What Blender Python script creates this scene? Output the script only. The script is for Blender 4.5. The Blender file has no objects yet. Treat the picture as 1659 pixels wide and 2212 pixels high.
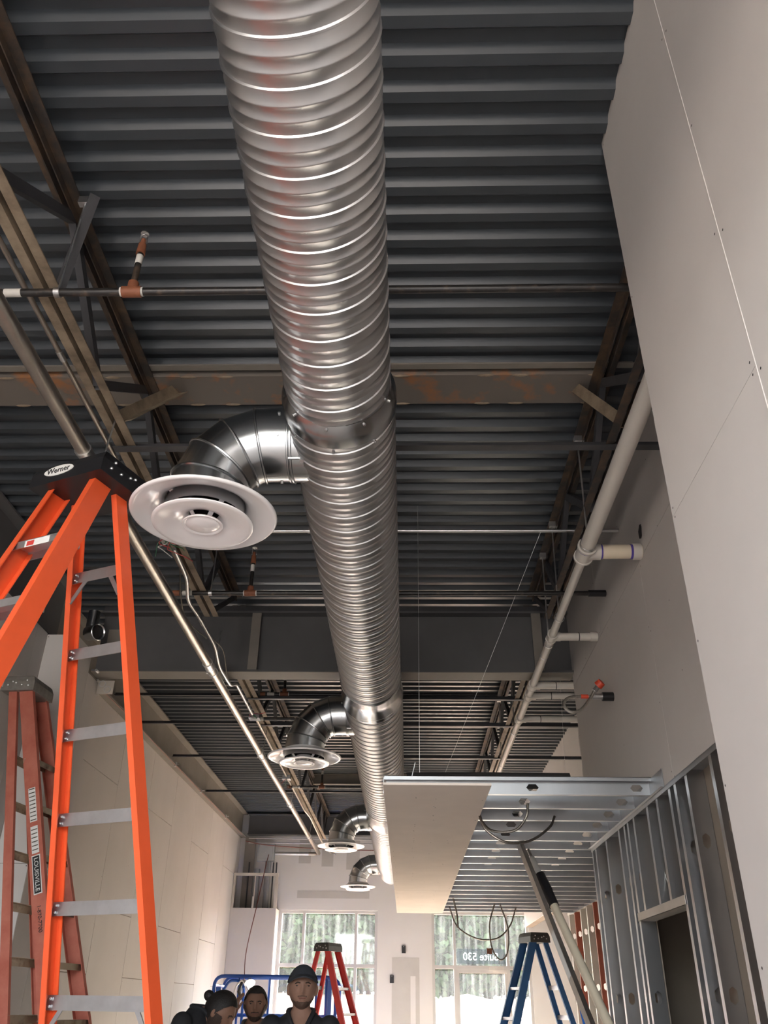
import bpy, bmesh, math, random
from mathutils import Vector, Matrix, noise

random.seed(7)
scene = bpy.context.scene
col = scene.collection
R = math.radians
CZ = 1.6                      # eye height of the camera above the floor


def V3(*a):
    return Vector(a)


# ------------------------------------------------------------------ camera
def make_camera():
    f_px, pitch, yaw, roll = 1800.0, R(30.614), R(1.776), R(0.8006)
    fwd = V3(-math.sin(yaw) * math.cos(pitch), math.cos(yaw) * math.cos(pitch), math.sin(pitch))
    right = V3(math.cos(yaw), math.sin(yaw), 0)
    up = right.cross(fwd)
    r = math.cos(roll) * right + math.sin(roll) * up
    u = -math.sin(roll) * right + math.cos(roll) * up
    cam = bpy.data.cameras.new('camera')
    cam.sensor_fit = 'VERTICAL'
    cam.sensor_height = 24.0
    cam.lens = f_px / 2212 * 24.0
    cam.clip_start = 0.05
    cam.clip_end = 400
    o = bpy.data.objects.new('camera', cam)
    m = Matrix((r, u, -fwd)).transposed().to_4x4()
    m.translation = V3(0, 0, CZ)
    o.matrix_world = m
    col.objects.link(o)
    scene.camera = o


make_camera()

# ------------------------------------------------------------------ sky, sun, exposure
SKY_STRENGTH = 0.75
SUN_STRENGTH = 13.0
EXPOSURE = 2.25
world = bpy.data.worlds.new('world')
scene.world = world
world.use_nodes = True
wn = world.node_tree.nodes
wl = world.node_tree.links
wn.clear()
wo = wn.new('ShaderNodeOutputWorld')
wb = wn.new('ShaderNodeBackground')
sky = wn.new('ShaderNodeTexSky')
sky.sky_type = 'NISHITA'
sky.sun_disc = False
sky.sun_elevation = R(24)
sky.sun_rotation = R(3)
sky.air_density = 1.0
sky.dust_density = 3.0
wb.inputs['Strength'].default_value = SKY_STRENGTH
hs = wn.new('ShaderNodeHueSaturation')        # hazy, nearly white sky
hs.inputs['Saturation'].default_value = 0.30
wl.new(sky.outputs[0], hs.inputs['Color'])
wl.new(hs.outputs[0], wb.inputs[0])
wl.new(wb.outputs[0], wo.inputs[0])

sun = bpy.data.lights.new('sun', 'SUN')
sun.energy = SUN_STRENGTH
sun.angle = R(0.6)
sun.color = (1.0, 0.89, 0.78)
so = bpy.data.objects.new('sun', sun)
SAZ, SEL = R(3), R(22.5)
sd = V3(-math.sin(SAZ) * math.cos(SEL), -math.cos(SAZ) * math.cos(SEL), -math.sin(SEL))
so.rotation_euler = sd.to_track_quat('-Z', 'Y').to_euler()
so.location = (8, 30, 20)
col.objects.link(so)


def portal(loc, sx, sy, rot):
    l = bpy.data.lights.new('daylight_portal', 'AREA')
    l.shape = 'RECTANGLE'
    l.size, l.size_y = sx, sy
    l.cycles.is_portal = True
    o = bpy.data.objects.new('daylight_portal', l)
    o.location = loc
    o.rotation_euler = rot
    col.objects.link(o)


portal((-1.45, 17.22, 1.55), 1.9, 3.2, (R(-90), 0, 0))
portal((1.34, 17.22, 1.55), 1.9, 3.2, (R(-90), 0, 0))
portal((-1.0, -2.62, 2.0), 3.6, 4.0, (R(90), 0, 0))

vs = scene.view_settings
vs.view_transform = 'Standard'
vs.look = 'None'
vs.gamma = 1.0
vs.use_curve_mapping = False
vs.exposure = EXPOSURE
scene.cycles.max_bounces = 14
scene.cycles.diffuse_bounces = 7
scene.cycles.glossy_bounces = 6
scene.cycles.transparent_max_bounces = 24
scene.cycles.sample_clamp_indirect = 8.0
scene.cycles.caustics_reflective = False


# ------------------------------------------------------------------ materials
def mat(name, c, rough=0.6, metal=0.0, var=0.08, scale=6.0, bump=0.0, bscale=60.0, c2=None, mix=(0.45, 0.62),
        spec=0.5, stretch=None, trans=0.0, coat=0.0):
    m = bpy.data.materials.new(name)
    m.use_nodes = True
    nt = m.node_tree
    n, l = nt.nodes, nt.links
    b = n['Principled BSDF']
    b.inputs['Roughness'].default_value = rough
    b.inputs['Metallic'].default_value = metal
    b.inputs['Specular IOR Level'].default_value = spec
    if coat:
        b.inputs['Coat Weight'].default_value = coat
        b.inputs['Coat Roughness'].default_value = 0.12
    tc = n.new('ShaderNodeTexCoord')
    src = tc.outputs['Object']
    if stretch:
        mp = n.new('ShaderNodeMapping')
        mp.inputs['Scale'].default_value = stretch
        l.new(src, mp.inputs[0])
        src = mp.outputs[0]
    nz = n.new('ShaderNodeTexNoise')
    nz.inputs['Scale'].default_value = scale
    nz.inputs['Detail'].default_value = 6
    nz.inputs['Roughness'].default_value = 0.6
    l.new(src, nz.inputs['Vector'])
    cr = n.new('ShaderNodeValToRGB')
    cr.color_ramp.elements[0].position = mix[0] - 0.15 if c2 is None else mix[0]
    cr.color_ramp.elements[1].position = mix[1] + 0.15 if c2 is None else mix[1]
    if c2 is None:
        a = [max(0, x * (1 - var)) for x in c]
        d = [min(1, x * (1 + var)) for x in c]
    else:
        a, d = c, c2
    cr.color_ramp.elements[0].color = (*a, 1)
    cr.color_ramp.elements[1].color = (*d, 1)
    l.new(nz.outputs['Fac'], cr.inputs[0])
    l.new(cr.outputs[0], b.inputs['Base Color'])
    if bump:
        n2 = n.new('ShaderNodeTexNoise')
        n2.inputs['Scale'].default_value = bscale
        n2.inputs['Detail'].default_value = 3
        l.new(tc.outputs['Object'], n2.inputs['Vector'])
        bp = n.new('ShaderNodeBump')
        bp.inputs['Strength'].default_value = bump
        bp.inputs['Distance'].default_value = 0.01
        l.new(n2.outputs['Fac'], bp.inputs['Height'])
        l.new(bp.outputs[0], b.inputs['Normal'])
    return m


M = {}
M['deck'] = mat('grey_primed_steel_deck', (0.056, 0.064, 0.073), 0.33, 0.0, 0.10, 3.0, spec=0.42)
M['drywall'] = mat('grey_drywall_paper', (0.56, 0.53, 0.505), 0.85, 0, 0.04, 1.6, spec=0.2)
M['drywall_white'] = mat('primed_drywall', (0.66, 0.645, 0.63), 0.8, 0, 0.03, 1.2, spec=0.2)
M['board_face'] = mat('bounce_lit_board_face', (0.78, 0.70, 0.635), 0.85, 0, 0.05, 3.0, spec=0.2)  # drywall lightened and warmed, sun bounce painted into the colour
M['drywall_back'] = mat('brown_board_back', (0.30, 0.255, 0.21), 0.9, 0, 0.12, 2.5, spec=0.2)
M['mud'] = mat('joint_compound_patch', (0.50, 0.485, 0.46), 0.85, 0, 0.06, 3, spec=0.2)
M['concrete'] = mat('concrete_floor', (0.66, 0.575, 0.50), 0.75, 0, 0.15, 1.4, bump=0.1)
M['beam_grey'] = mat('grey_primer_beam', (0.10, 0.10, 0.103), 0.5, 0, 0.15, 2.0, spec=0.5)
M['beam_brown'] = mat('dusty_grey_beam', (0.22, 0.20, 0.175), 0.6, 0, 0.15, 2.5)
M['rust'] = mat('rusty_primed_plate', (0.17, 0.15, 0.13), 0.65, 0, c2=(0.34, 0.15, 0.06), scale=3.6, mix=(0.52, 0.64))
M['chord'] = mat('rusted_chord_steel', (0.035, 0.029, 0.026), 0.6, 0, c2=(0.13, 0.08, 0.045), scale=7, mix=(0.42, 0.70))
M['chord_tan'] = mat('tan_dusty_chord_steel', (0.13, 0.095, 0.062), 0.6, 0, c2=(0.30, 0.235, 0.165), scale=7, mix=(0.3, 0.6))
M['web'] = mat('dark_web_steel', (0.045, 0.045, 0.05), 0.5, 0, 0.2, 8)
M['duct'] = mat('spiral_galvanized', (0.62, 0.62, 0.625), 0.34, 1.0, 0.06, 5, stretch=(1, 0.3, 1))
M['branch'] = mat('smooth_galvanized', (0.50, 0.515, 0.525), 0.22, 1.0, 0.06, 4)
M['galv'] = mat('bright_galvanized_stud', (0.41, 0.42, 0.435), 0.42, 1.0, 0.12, 3, stretch=(1, 1, 0.15))
M['stud_galv'] = mat('shiny_galvanized_stud', (0.56, 0.56, 0.57), 0.27, 1.0, 0.16, 3, stretch=(1, 1, 0.15))
M['zinc'] = mat('zinc_hardware', (0.62, 0.62, 0.62), 0.35, 1.0, 0.1, 20)
M['emt'] = mat('dusty_conduit_steel', (0.47, 0.43, 0.38), 0.36, 1.0, 0.10, 12)
M['white_enamel'] = mat('white_gloss_enamel', (0.86, 0.85, 0.86), 0.16, 0, 0.01, 2, spec=0.5, coat=0.3)
M['pvc'] = mat('white_pvc', (0.62, 0.59, 0.54), 0.38, 0, 0.04, 4)
M['pvc_cream'] = mat('cream_pvc', (0.74, 0.65, 0.50), 0.4, 0, 0.05, 4)
M['purple'] = mat('purple_primer', (0.09, 0.06, 0.34), 0.5, 0, 0.2, 20)
M['black_pipe'] = mat('black_iron_pipe', (0.018, 0.016, 0.015), 0.35, 0, c2=(0.10, 0.07, 0.05), scale=14, mix=(0.55, 0.75))
M['fitting'] = mat('rust_brown_fitting', (0.22, 0.075, 0.035), 0.6, 0, 0.25, 18)
M['white_paint'] = mat('white_paint_smear', (0.6, 0.58, 0.54), 0.7, 0, 0.1, 10)
M['orange'] = mat('orange_fibreglass', (0.80, 0.108, 0.032), 0.38, 0, 0.05, 10, coat=0.15)
M['faded_red'] = mat('faded_red_fibreglass', (0.40, 0.105, 0.07), 0.6, 0, c2=(0.50, 0.17, 0.12), scale=8, mix=(0.35, 0.7))
M['red'] = mat('red_fibreglass', (0.48, 0.035, 0.03), 0.45, 0, 0.08, 10)
M['blue_fibre'] = mat('blue_fibreglass', (0.02, 0.09, 0.24), 0.45, 0, 0.08, 10)
M['alu'] = mat('worn_aluminium', (0.62, 0.63, 0.65), 0.38, 1.0, 0.1, 14)
M['alu_dirty'] = mat('dirty_aluminium', (0.42, 0.37, 0.29), 0.45, 1.0, c2=(0.15, 0.11, 0.08), scale=12, mix=(0.5, 0.75))
M['black_plastic'] = mat('black_plastic', (0.012, 0.012, 0.014), 0.38, 0, 0.1, 10)
M['grey_cap'] = mat('grey_worn_cap', (0.30, 0.285, 0.265), 0.5, 0.6, 0.2, 20)
M['dark_cap'] = mat('dark_grey_cap', (0.045, 0.042, 0.04), 0.5, 0, 0.2, 20)
M['label_white'] = mat('paper_label', (0.7, 0.7, 0.68), 0.6, 0, 0.03, 6)
M['label_black'] = mat('black_print', (0.02, 0.02, 0.02), 0.6, 0, 0.05, 6)
M['label_red'] = mat('red_print', (0.6, 0.05, 0.04), 0.6, 0, 0.05, 6)
M['lift_blue'] = mat('blue_lift_paint', (0.012, 0.075, 0.36), 0.4, 0, 0.1, 6)
M['bright_blue'] = mat('bright_blue_plastic', (0.01, 0.17, 0.70), 0.4, 0, 0.05, 6)
M['red_cap'] = mat('red_plastic_cap', (0.65, 0.07, 0.03), 0.45, 0, 0.1, 10)
M['steel_hose'] = mat('braided_steel_hose', (0.55, 0.52, 0.47), 0.35, 1.0, 0.2, 80)
M['mc_cable'] = mat('metal_clad_cable', (0.27, 0.25, 0.22), 0.4, 1.0, 0.3, 120)
M['box_grey'] = mat('grey_enamel_box', (0.42, 0.44, 0.45), 0.5, 0, 0.05, 5)
M['drain_grey'] = mat('grey_drain_pipe', (0.23, 0.235, 0.24), 0.5, 0, 0.08, 4)
M['red_stud'] = mat('red_primed_stud', (0.36, 0.09, 0.05), 0.6, 0, 0.15, 6)
M['cream_stud'] = mat('dusty_bright_stud', (0.58, 0.54, 0.48), 0.45, 0.5, 0.08, 4)
M['dark_void'] = mat('black_parts_and_hole_shade', (0.02, 0.018, 0.018), 0.8, 0, 0.1, 4)  # black parts, and painted shade inside the wall hole and vent stub
M['alum_frame'] = mat('clear_anodised_frame', (0.55, 0.54, 0.53), 0.45, 0.3, 0.04, 5)
M['orange_wire'] = mat('orange_cord', (0.20, 0.06, 0.045), 0.6, 0, 0.1, 6)
M['wire_green'] = mat('green_wire', (0.02, 0.14, 0.06), 0.5)
M['wire_red'] = mat('red_wire', (0.45, 0.05, 0.05), 0.5)
M['wire_pink'] = mat('dull_pink_wire', (0.33, 0.17, 0.15), 0.6)
M['wire_white'] = mat('white_wire', (0.6, 0.6, 0.58), 0.5)
M['wire_blue'] = mat('blue_wire', (0.03, 0.10, 0.22), 0.5)
M['skin'] = mat('skin', (0.25, 0.135, 0.092), 0.55, 0, 0.08, 14, spec=0.3)  # darkened so faces read as backlit, shade put into the colour
M['skin_light'] = mat('backlit_fair_skin', (0.30, 0.17, 0.122), 0.55, 0, 0.08, 14, spec=0.3)  # fair skin darkened likewise, backlit shade put into the colour
M['hair'] = mat('dark_hair', (0.012, 0.009, 0.008), 0.6, 0, 0.4, 60, bump=0.5, bscale=120)
M['beard'] = mat('brown_beard', (0.05, 0.03, 0.022), 0.75, 0, 0.4, 60, bump=0.6, bscale=150)
M['stubble'] = mat('brown_stubble', (0.10, 0.058, 0.042), 0.8, 0, 0.3, 80)
M['shirt_black'] = mat('black_knit_shirt', (0.016, 0.016, 0.019), 0.85, 0, 0.2, 20)
M['shirt_grey'] = mat('grey_knit_shirt', (0.16, 0.15, 0.145), 0.85, 0, 0.1, 20)
M['cap_navy'] = mat('charcoal_cap_cloth', (0.035, 0.04, 0.05), 0.85, 0, 0.15, 30)
M['jeans'] = mat('dark_denim', (0.03, 0.04, 0.07), 0.85, 0, 0.2, 20)
M['shoe'] = mat('brown_work_boot', (0.07, 0.045, 0.03), 0.6, 0, 0.2, 20)
M['eye'] = mat('dark_eye', (0.03, 0.02, 0.018), 0.25, 0, 0.1, 4)
M['lip'] = mat('lip', (0.21, 0.085, 0.068), 0.5, 0, 0.08, 14)
M['bounce_ground'] = mat('pale_bounce_ground', (0.56, 0.51, 0.46), 0.95, 0, 0.2, 8)  # unseen rear ground, made pale and warm to bounce daylight indoors
M['soil'] = mat('red_clay_soil', (0.36, 0.18, 0.11), 0.95, 0, c2=(0.52, 0.36, 0.27), scale=0.8, mix=(0.35, 0.65))
M['bark'] = mat('pine_bark', (0.07, 0.06, 0.05), 0.9, 0, 0.3, 6)
M['leaf'] = mat('green_leaves', (0.010, 0.026, 0.008), 0.8, 0, c2=(0.038, 0.062, 0.018), scale=1.2, mix=(0.35, 0.65))
M['leaf_dark'] = mat('dark_green_leaves', (0.006, 0.016, 0.010), 0.8, 0, c2=(0.018, 0.034, 0.016), scale=1.2, mix=(0.35, 0.65))
M['text_white'] = mat('white_vinyl_letters', (0.85, 0.85, 0.85), 0.5, 0, 0.01, 4)
M['bucket'] = mat('orange_pink_bucket', (0.62, 0.20, 0.12), 0.5, 0, 0.05, 4)


def glass_mat(name, dust, seed):
    m = bpy.data.materials.new(name)
    m.use_nodes = True
    nt = m.node_tree
    n, l = nt.nodes, nt.links
    n.clear()
    out = n.new('ShaderNodeOutputMaterial')
    tr = n.new('ShaderNodeBsdfTransparent')
    tr.inputs[0].default_value = (0.94, 0.97, 0.97, 1)
    tl = n.new('ShaderNodeBsdfTranslucent')
    tl.inputs[0].default_value = (0.80, 0.84, 0.88, 1)
    gl = n.new('ShaderNodeBsdfGlossy')
    gl.inputs['Roughness'].default_value = 0.03
    tc = n.new('ShaderNodeTexCoord')
    mp = n.new('ShaderNodeMapping')
    mp.inputs['Scale'].default_value = (9, 9, 0.6)
    mp.inputs['Location'].default_value = (seed, seed * 2, 0)
    nz = n.new('ShaderNodeTexNoise')
    nz.inputs['Scale'].default_value = 2.0
    nz.inputs['Detail'].default_value = 5
    nz.inputs['Distortion'].default_value = 0.3
    cr = n.new('ShaderNodeValToRGB')
    cr.color_ramp.elements[0].position = 0.40
    cr.color_ramp.elements[1].position = 0.72
    cr.color_ramp.elements[0].color = (dust * 0.45,) * 3 + (1,)
    cr.color_ramp.elements[1].color = (dust * 1.6,) * 3 + (1,)
    mx = n.new('ShaderNodeMixShader')
    mx2 = n.new('ShaderNodeMixShader')
    mx2.inputs[0].default_value = 0.04
    l.new(tc.outputs['Object'], mp.inputs[0])
    l.new(mp.outputs[0], nz.inputs['Vector'])
    l.new(nz.outputs['Fac'], cr.inputs[0])
    l.new(cr.outputs[0], mx.inputs[0])
    l.new(tr.outputs[0], mx.inputs[1])
    l.new(tl.outputs[0], mx.inputs[2])
    l.new(mx.outputs[0], mx2.inputs[1])
    l.new(gl.outputs[0], mx2.inputs[2])
    l.new(mx2.outputs[0], out.inputs[0])
    return m


M['glass_dusty'] = glass_mat('dusty_streaked_glass', 0.011, 3.0)
M['backing_tint'] = glass_mat('darkening_sheet', 0.006, 5.0)  # for the dark sheet added behind the letters
M['backing_tint'].node_tree.nodes['Transparent BSDF'].inputs[0].default_value = (0.62, 0.66, 0.70, 1)
M['glass_clear'] = glass_mat('clear_glass', 0.015, 9.0)

tw = bpy.data.materials.new('white_vinyl_letters')
tw.use_nodes = True
_b = tw.node_tree.nodes['Principled BSDF']
_t = tw.node_tree.nodes.new('ShaderNodeBsdfTranslucent')
_t.inputs[0].default_value = (0.8, 0.8, 0.8, 1)
tw.node_tree.links.new(_t.outputs[0], tw.node_tree.nodes['Material Output'].inputs[0])
M['text_white'] = tw
em = bpy.data.materials.new('lit_lamp_lens')
em.use_nodes = True
em.node_tree.nodes['Principled BSDF'].inputs['Emission Color'].default_value = (1, 0.96, 0.9, 1)
em.node_tree.nodes['Principled BSDF'].inputs['Emission Strength'].default_value = 9.0
M['lamp_lens'] = em


# ------------------------------------------------------------------ mesh builder
class MB:
    def __init__(self):
        self.v = []
        self.f = []

    def add(self, vs, fs):
        o = len(self.v)
        self.v += [Vector(p) for p in vs]
        self.f += [tuple(i + o for i in f) for f in fs]
        return self

    def box(self, a, b):
        x0, y0, z0 = a
        x1, y1, z1 = b
        return self.add([(x0, y0, z0), (x1, y0, z0), (x1, y1, z0), (x0, y1, z0),
                         (x0, y0, z1), (x1, y0, z1), (x1, y1, z1), (x0, y1, z1)],
                        [(0, 3, 2, 1), (4, 5, 6, 7), (0, 1, 5, 4), (1, 2, 6, 5), (2, 3, 7, 6), (3, 0, 4, 7)])

    def ext(self, prof, p0, p1, up=(0, 0, 1), side=None, caps=True):
        p0, p1 = Vector(p0), Vector(p1)
        d = (p1 - p0).normalized()
        if side is None:
            u = Vector(up)
            if abs(u.dot(d)) > 0.99:
                u = V3(0, 1, 0)
            s = d.cross(u).normalized()
        else:
            s = Vector(side)
            s = (s - d * s.dot(d)).normalized()
        u = s.cross(d).normalized()
        n = len(prof)
        vs = [p0 + s * a + u * b for a, b in prof] + [p1 + s * a + u * b for a, b in prof]
        fs = [(i, (i + 1) % n, (i + 1) % n + n, i + n) for i in range(n)]
        if caps:
            fs += [tuple(range(n))[::-1], tuple(range(n, 2 * n))]
        return self.add(vs, fs)

    def bar(self, p0, p1, w, h, up=(0, 0, 1), side=None):
        return self.ext([(-w / 2, -h / 2), (w / 2, -h / 2), (w / 2, h / 2), (-w / 2, h / 2)], p0, p1, up, side)

    def tube(self, path, r, n=12, caps=True):
        path = [Vector(p) for p in path]
        k = len(path)
        rs = r if isinstance(r, (list, tuple)) else [r] * k
        tang = []
        for i in range(k):
            a = path[max(0, i - 1)]
            b = path[min(k - 1, i + 1)]
            t = (b - a)
            tang.append(t.normalized() if t.length > 1e-9 else V3(0, 0, 1))
        ref = V3(0, 0, 1) if abs(tang[0].z) < 0.9 else V3(1, 0, 0)
        s = tang[0].cross(ref).normalized()
        vs, fs = [], []
        for i in range(k):
            t = tang[i]
            s = (s - t * s.dot(t)).normalized()
            u = t.cross(s)
            for j in range(n):
                a = 2 * math.pi * j / n
                vs.append(path[i] + (s * math.cos(a) + u * math.sin(a)) * rs[i])
        for i in range(k - 1):
            for j in range(n):
                j2 = (j + 1) % n
                fs.append((i * n + j, i * n + j2, (i + 1) * n + j2, (i + 1) * n + j))
        if caps:
            fs.append(tuple(range(n))[::-1])
            fs.append(tuple(range((k - 1) * n, k * n)))
        return self.add(vs, fs)

    def lathe(self, prof, n=32, o=(0, 0, 0), axis=(0, 0, 1), closed=False):
        ax = Vector(axis).normalized()
        ref = V3(0, 1, 0) if abs(ax.y) < 0.9 else V3(1, 0, 0)
        s = ax.cross(ref).normalized()
        u = ax.cross(s)
        o = Vector(o)
        k = len(prof)
        vs, fs = [], []
        for r, z in prof:
            for j in range(n):
                a = 2 * math.pi * j / n
                vs.append(o + ax * z + (s * math.cos(a) + u * math.sin(a)) * r)
        rng = range(k) if closed else range(k - 1)
        for i in rng:
            i2 = (i + 1) % k
            for j in range(n):
                j2 = (j + 1) % n
                fs.append((i * n + j, i * n + j2, i2 * n + j2, i2 * n + j))
        return self.add(vs, fs)

    def ball(self, c, r, n=12, m=8):
        c = Vector(c)
        rx, ry, rz = r if isinstance(r, (list, tuple)) else (r, r, r)
        vs = [c + V3(0, 0, rz)]
        for i in range(1, m):
            t = math.pi * i / m
            for j in range(n):
                a = 2 * math.pi * j / n
                vs.append(c + V3(rx * math.sin(t) * math.cos(a), ry * math.sin(t) * math.sin(a), rz * math.cos(t)))
        vs.append(c - V3(0, 0, rz))
        fs = [(0, 1 + j, 1 + (j + 1) % n) for j in range(n)]
        for i in range(m - 2):
            for j in range(n):
                a, b = 1 + i * n + j, 1 + i * n + (j + 1) % n
                fs.append((a, a + n, b + n, b))
        e = len(vs) - 1
        fs += [(e, 1 + (m - 2) * n + (j + 1) % n, 1 + (m - 2) * n + j) for j in range(n)]
        return self.add(vs, fs)

    def mesh(self, name, off=(0, 0, 0), smooth=35, fix=True):
        off = Vector(off)
        me = bpy.data.meshes.new(name)
        me.from_pydata([p - off for p in self.v], [], self.f)
        if fix:
            bm = bmesh.new()
            bm.from_mesh(me)
            bmesh.ops.recalc_face_normals(bm, faces=bm.faces)
            bm.to_mesh(me)
            bm.free()
        if smooth:
            me.polygons.foreach_set('use_smooth', [True] * len(me.polygons))
            me.set_sharp_from_angle(angle=R(smooth))
        me.update()
        return me


WLOC = {}


def obj(name, mb, m, parent=None, smooth=35, fix=True):
    base = WLOC.get(parent.name, V3(0, 0, 0)) if parent else V3(0, 0, 0)
    me = mb if isinstance(mb, bpy.types.Mesh) else mb.mesh(name, base, smooth, fix)
    me.materials.append(M[m]) if not me.materials else None
    o = bpy.data.objects.new(name, me)
    col.objects.link(o)
    if parent:
        o.parent = parent
    WLOC[o.name] = base
    return o


def inst(name, me, parent, loc, rotz=0, scale=None):
    """one more object on shared mesh data, loc in world coordinates"""
    base = WLOC.get(parent.name, V3(0, 0, 0)) if parent else V3(0, 0, 0)
    o = bpy.data.objects.new(name, me)
    col.objects.link(o)
    o.location = Vector(loc) - base
    o.rotation_euler = (0, 0, rotz)
    if scale:
        o.scale = scale
    if parent:
        o.parent = parent
    WLOC[o.name] = Vector(loc)
    return o


def tag(o, label=None, cat=None, group=None, kind=None):
    if label:
        o['label'] = label
    if cat:
        o['category'] = cat
    if group:
        o['group'] = group
    if kind:
        o['kind'] = kind
    return o


def thing(name, label, cat, loc=(0, 0, 0), group=None, kind=None):
    o = bpy.data.objects.new(name, None)
    o.empty_display_size = 0.1
    o.location = loc
    col.objects.link(o)
    WLOC[o.name] = Vector(loc)
    return tag(o, label, cat, group, kind)


def copy_tree(o, parent=None):
    c = o.copy()
    col.objects.link(c)
    c.parent = parent
    for ch in list(o.children):
        copy_tree(ch, c)
    return c


def bent(pts, r, seg=5):
    """polyline with rounded corners of radius r"""
    pts = [Vector(p) for p in pts]
    out = [pts[0]]
    for i in range(1, len(pts) - 1):
        a, b, c = pts[i - 1], pts[i], pts[i + 1]
        d0, d1 = (a - b), (c - b)
        k = min(r, d0.length * 0.45, d1.length * 0.45)
        p0, p1 = b + d0.normalized() * k, b + d1.normalized() * k
        for j in range(seg + 1):
            t = j / seg
            out.append(p0 * (1 - t) ** 2 + b * 2 * t * (1 - t) + p1 * t * t)
    out.append(pts[-1])
    return out


def cat_curve(pts, n=8):
    """Catmull-Rom through the points"""
    p = [Vector(a) for a in pts]
    p = [p[0] * 2 - p[1]] + p + [p[-1] * 2 - p[-2]]
    out = []
    for i in range(1, len(p) - 2):
        for j in range(n):
            t = j / n
            out.append(0.5 * ((2 * p[i]) + (p[i + 1] - p[i - 1]) * t + (2 * p[i - 1] - 5 * p[i] + 4 * p[i + 1] - p[i + 2]) * t * t
                              + (-p[i - 1] + 3 * p[i] - 3 * p[i + 1] + p[i + 2]) * t ** 3))
    out.append(p[-2])
    return out


def Z(h):
    return CZ + h


def I_prof(d, bf, tf, tw):
    a, t, w = bf / 2, tf, tw / 2
    return [(-a, -d), (a, -d), (a, -d + t), (w, -d + t), (w, -t), (a, -t), (a, 0), (-a, 0), (-a, -t), (-w, -t), (-w, -d + t), (-a, -d + t)]


def L_prof(a, b, t):
    return [(0, 0), (a, 0), (a, t), (t, t), (t, b), (0, b)]


def C_prof(w, h, t=0.003, lip=0.0):
    """web along second axis (height h), flanges of width w"""
    p = [(0, 0), (w, 0)]
    if lip:
        p += [(w, lip), (w - t, lip), (w - t, t)]
    else:
        p += [(w, t)]
    p += [(t, t), (t, h - t)]
    if lip:
        p += [(w - t, h - t), (w - t, h - lip), (w, h - lip)]
    else:
        p += [(w, h - t)]
    p += [(w, h), (0, h)]
    return p


# ================================================================== THE ROOM
XL, XLN, XR, XRF, XRN, YF = -3.2, -2.95, 1.41, 2.15, 0.85, 17.0
DECK = Z(3.2)
floor = obj('floor', MB().box((-3.7, -2.6, -0.12), (3.1, 17.25, 0)), 'concrete')
tag(floor, 'beige concrete slab floor running to the storefront', None, kind='structure')

# ---- ceiling: corrugated steel deck panels
ceil = thing('ceiling', 'dark grey corrugated steel roof deck above the joists', None, (0, 0, DECK), kind='structure')
P = 0.1524
prof = []
for k in range(6):
    y = k * P
    prof += [(y, 0.040), (y + 0.052, 0.040), (y + 0.078, 0.0), (y + 0.126, 0.0)]
prof.append((6 * P, 0.040))
pm = MB()
vs = [(-3.75, a, b) for a, b in prof] + [(3.1, a, b) for a, b in prof]
nn = len(prof)
pm.add(vs, [(i, i + 1, i + 1 + nn, i + nn) for i in range(nn - 1)])
pm.add([(-3.75, 0, 0.055), (3.1, 0, 0.055), (3.1, 6 * P, 0.055), (-3.75, 6 * P, 0.055)], [(0, 1, 2, 3)])
deck_me = pm.mesh('deck_panel', smooth=0)
deck_me.materials.append(M['deck'])
k = 0
y = -2.6
while y < 17.2:
    inst('deck_panel', deck_me, ceil, (0, y, DECK))
    y += 6 * P


def sheets(parent, plane, fixed, thick, rects, m, name='drywall_sheet', gap=0.0035):
    for a0, a1, z0, z1 in rects:
        g = gap / 2
        if plane == 'x':
            b = MB().box((min(fixed, fixed + thick), a0 + g, z0 + g), (max(fixed, fixed + thick), a1 - g, z1 - g))
        else:
            b = MB().box((a0 + g, min(fixed, fixed + thick), z0 + g), (a1 - g, max(fixed, fixed + thick), z1 - g))
        obj(name, b, m, parent, smooth=0)


def screws(parent, plane, fixed, rects, m='dark_void', step=0.4):
    b = MB()
    for a0, a1, z0, z1 in rects:
        na = max(1, int((a1 - a0) / step))
        nz_ = max(1, int((z1 - z0) / step))
        for i in range(na + 1):
            for j in range(nz_ + 1):
                a = a0 + 0.02 + (a1 - a0 - 0.04) * i / na + random.uniform(-.01, .01)
                z = z0 + 0.02 + (z1 - z0 - 0.04) * j / nz_ + random.uniform(-.02, .02)
                if random.random() < 0.35:
                    continue
                s = 0.0045
                if plane == 'x':
                    b.add([(fixed, a - s, z), (fixed, a, z - s), (fixed, a + s, z), (fixed, a, z + s)], [(0, 1, 2, 3)])
                else:
                    b.add([(a - s, fixed, z), (a, fixed, z - s), (a + s, fixed, z), (a, fixed, z + s)], [(0, 1, 2, 3)])
    o = obj('screw_heads', b, m, parent, smooth=0, fix=False)
    o['kind'] = 'stuff'


# ---- left wall beyond the beam
wl_ = obj('wall_left', MB().box((XL - 0.16, 6.98, 0), (XL - 0.012, YF, Z(2.75))), 'drywall_back')
tag(wl_, 'long left wall of bare drywall sheets below the edge beam', None, kind='structure')
rl = []
y = 6.98
i = 0
while y < YF - 0.01:
    y1 = min(y + 1.22, YF)
    cut = [0, 2.44, Z(2.75)] if i % 2 == 0 else [0, 1.83, 3.66, Z(2.75)]
    for a, b in zip(cut[:-1], cut[1:]):
        rl.append((y, y1, a, b))
    y = y1
    i += 1
sheets(wl_, 'x', XL - 0.012, 0.012, rl, 'drywall', gap=0.007)
screws(wl_, 'x', XL + 0.001, rl)

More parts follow.
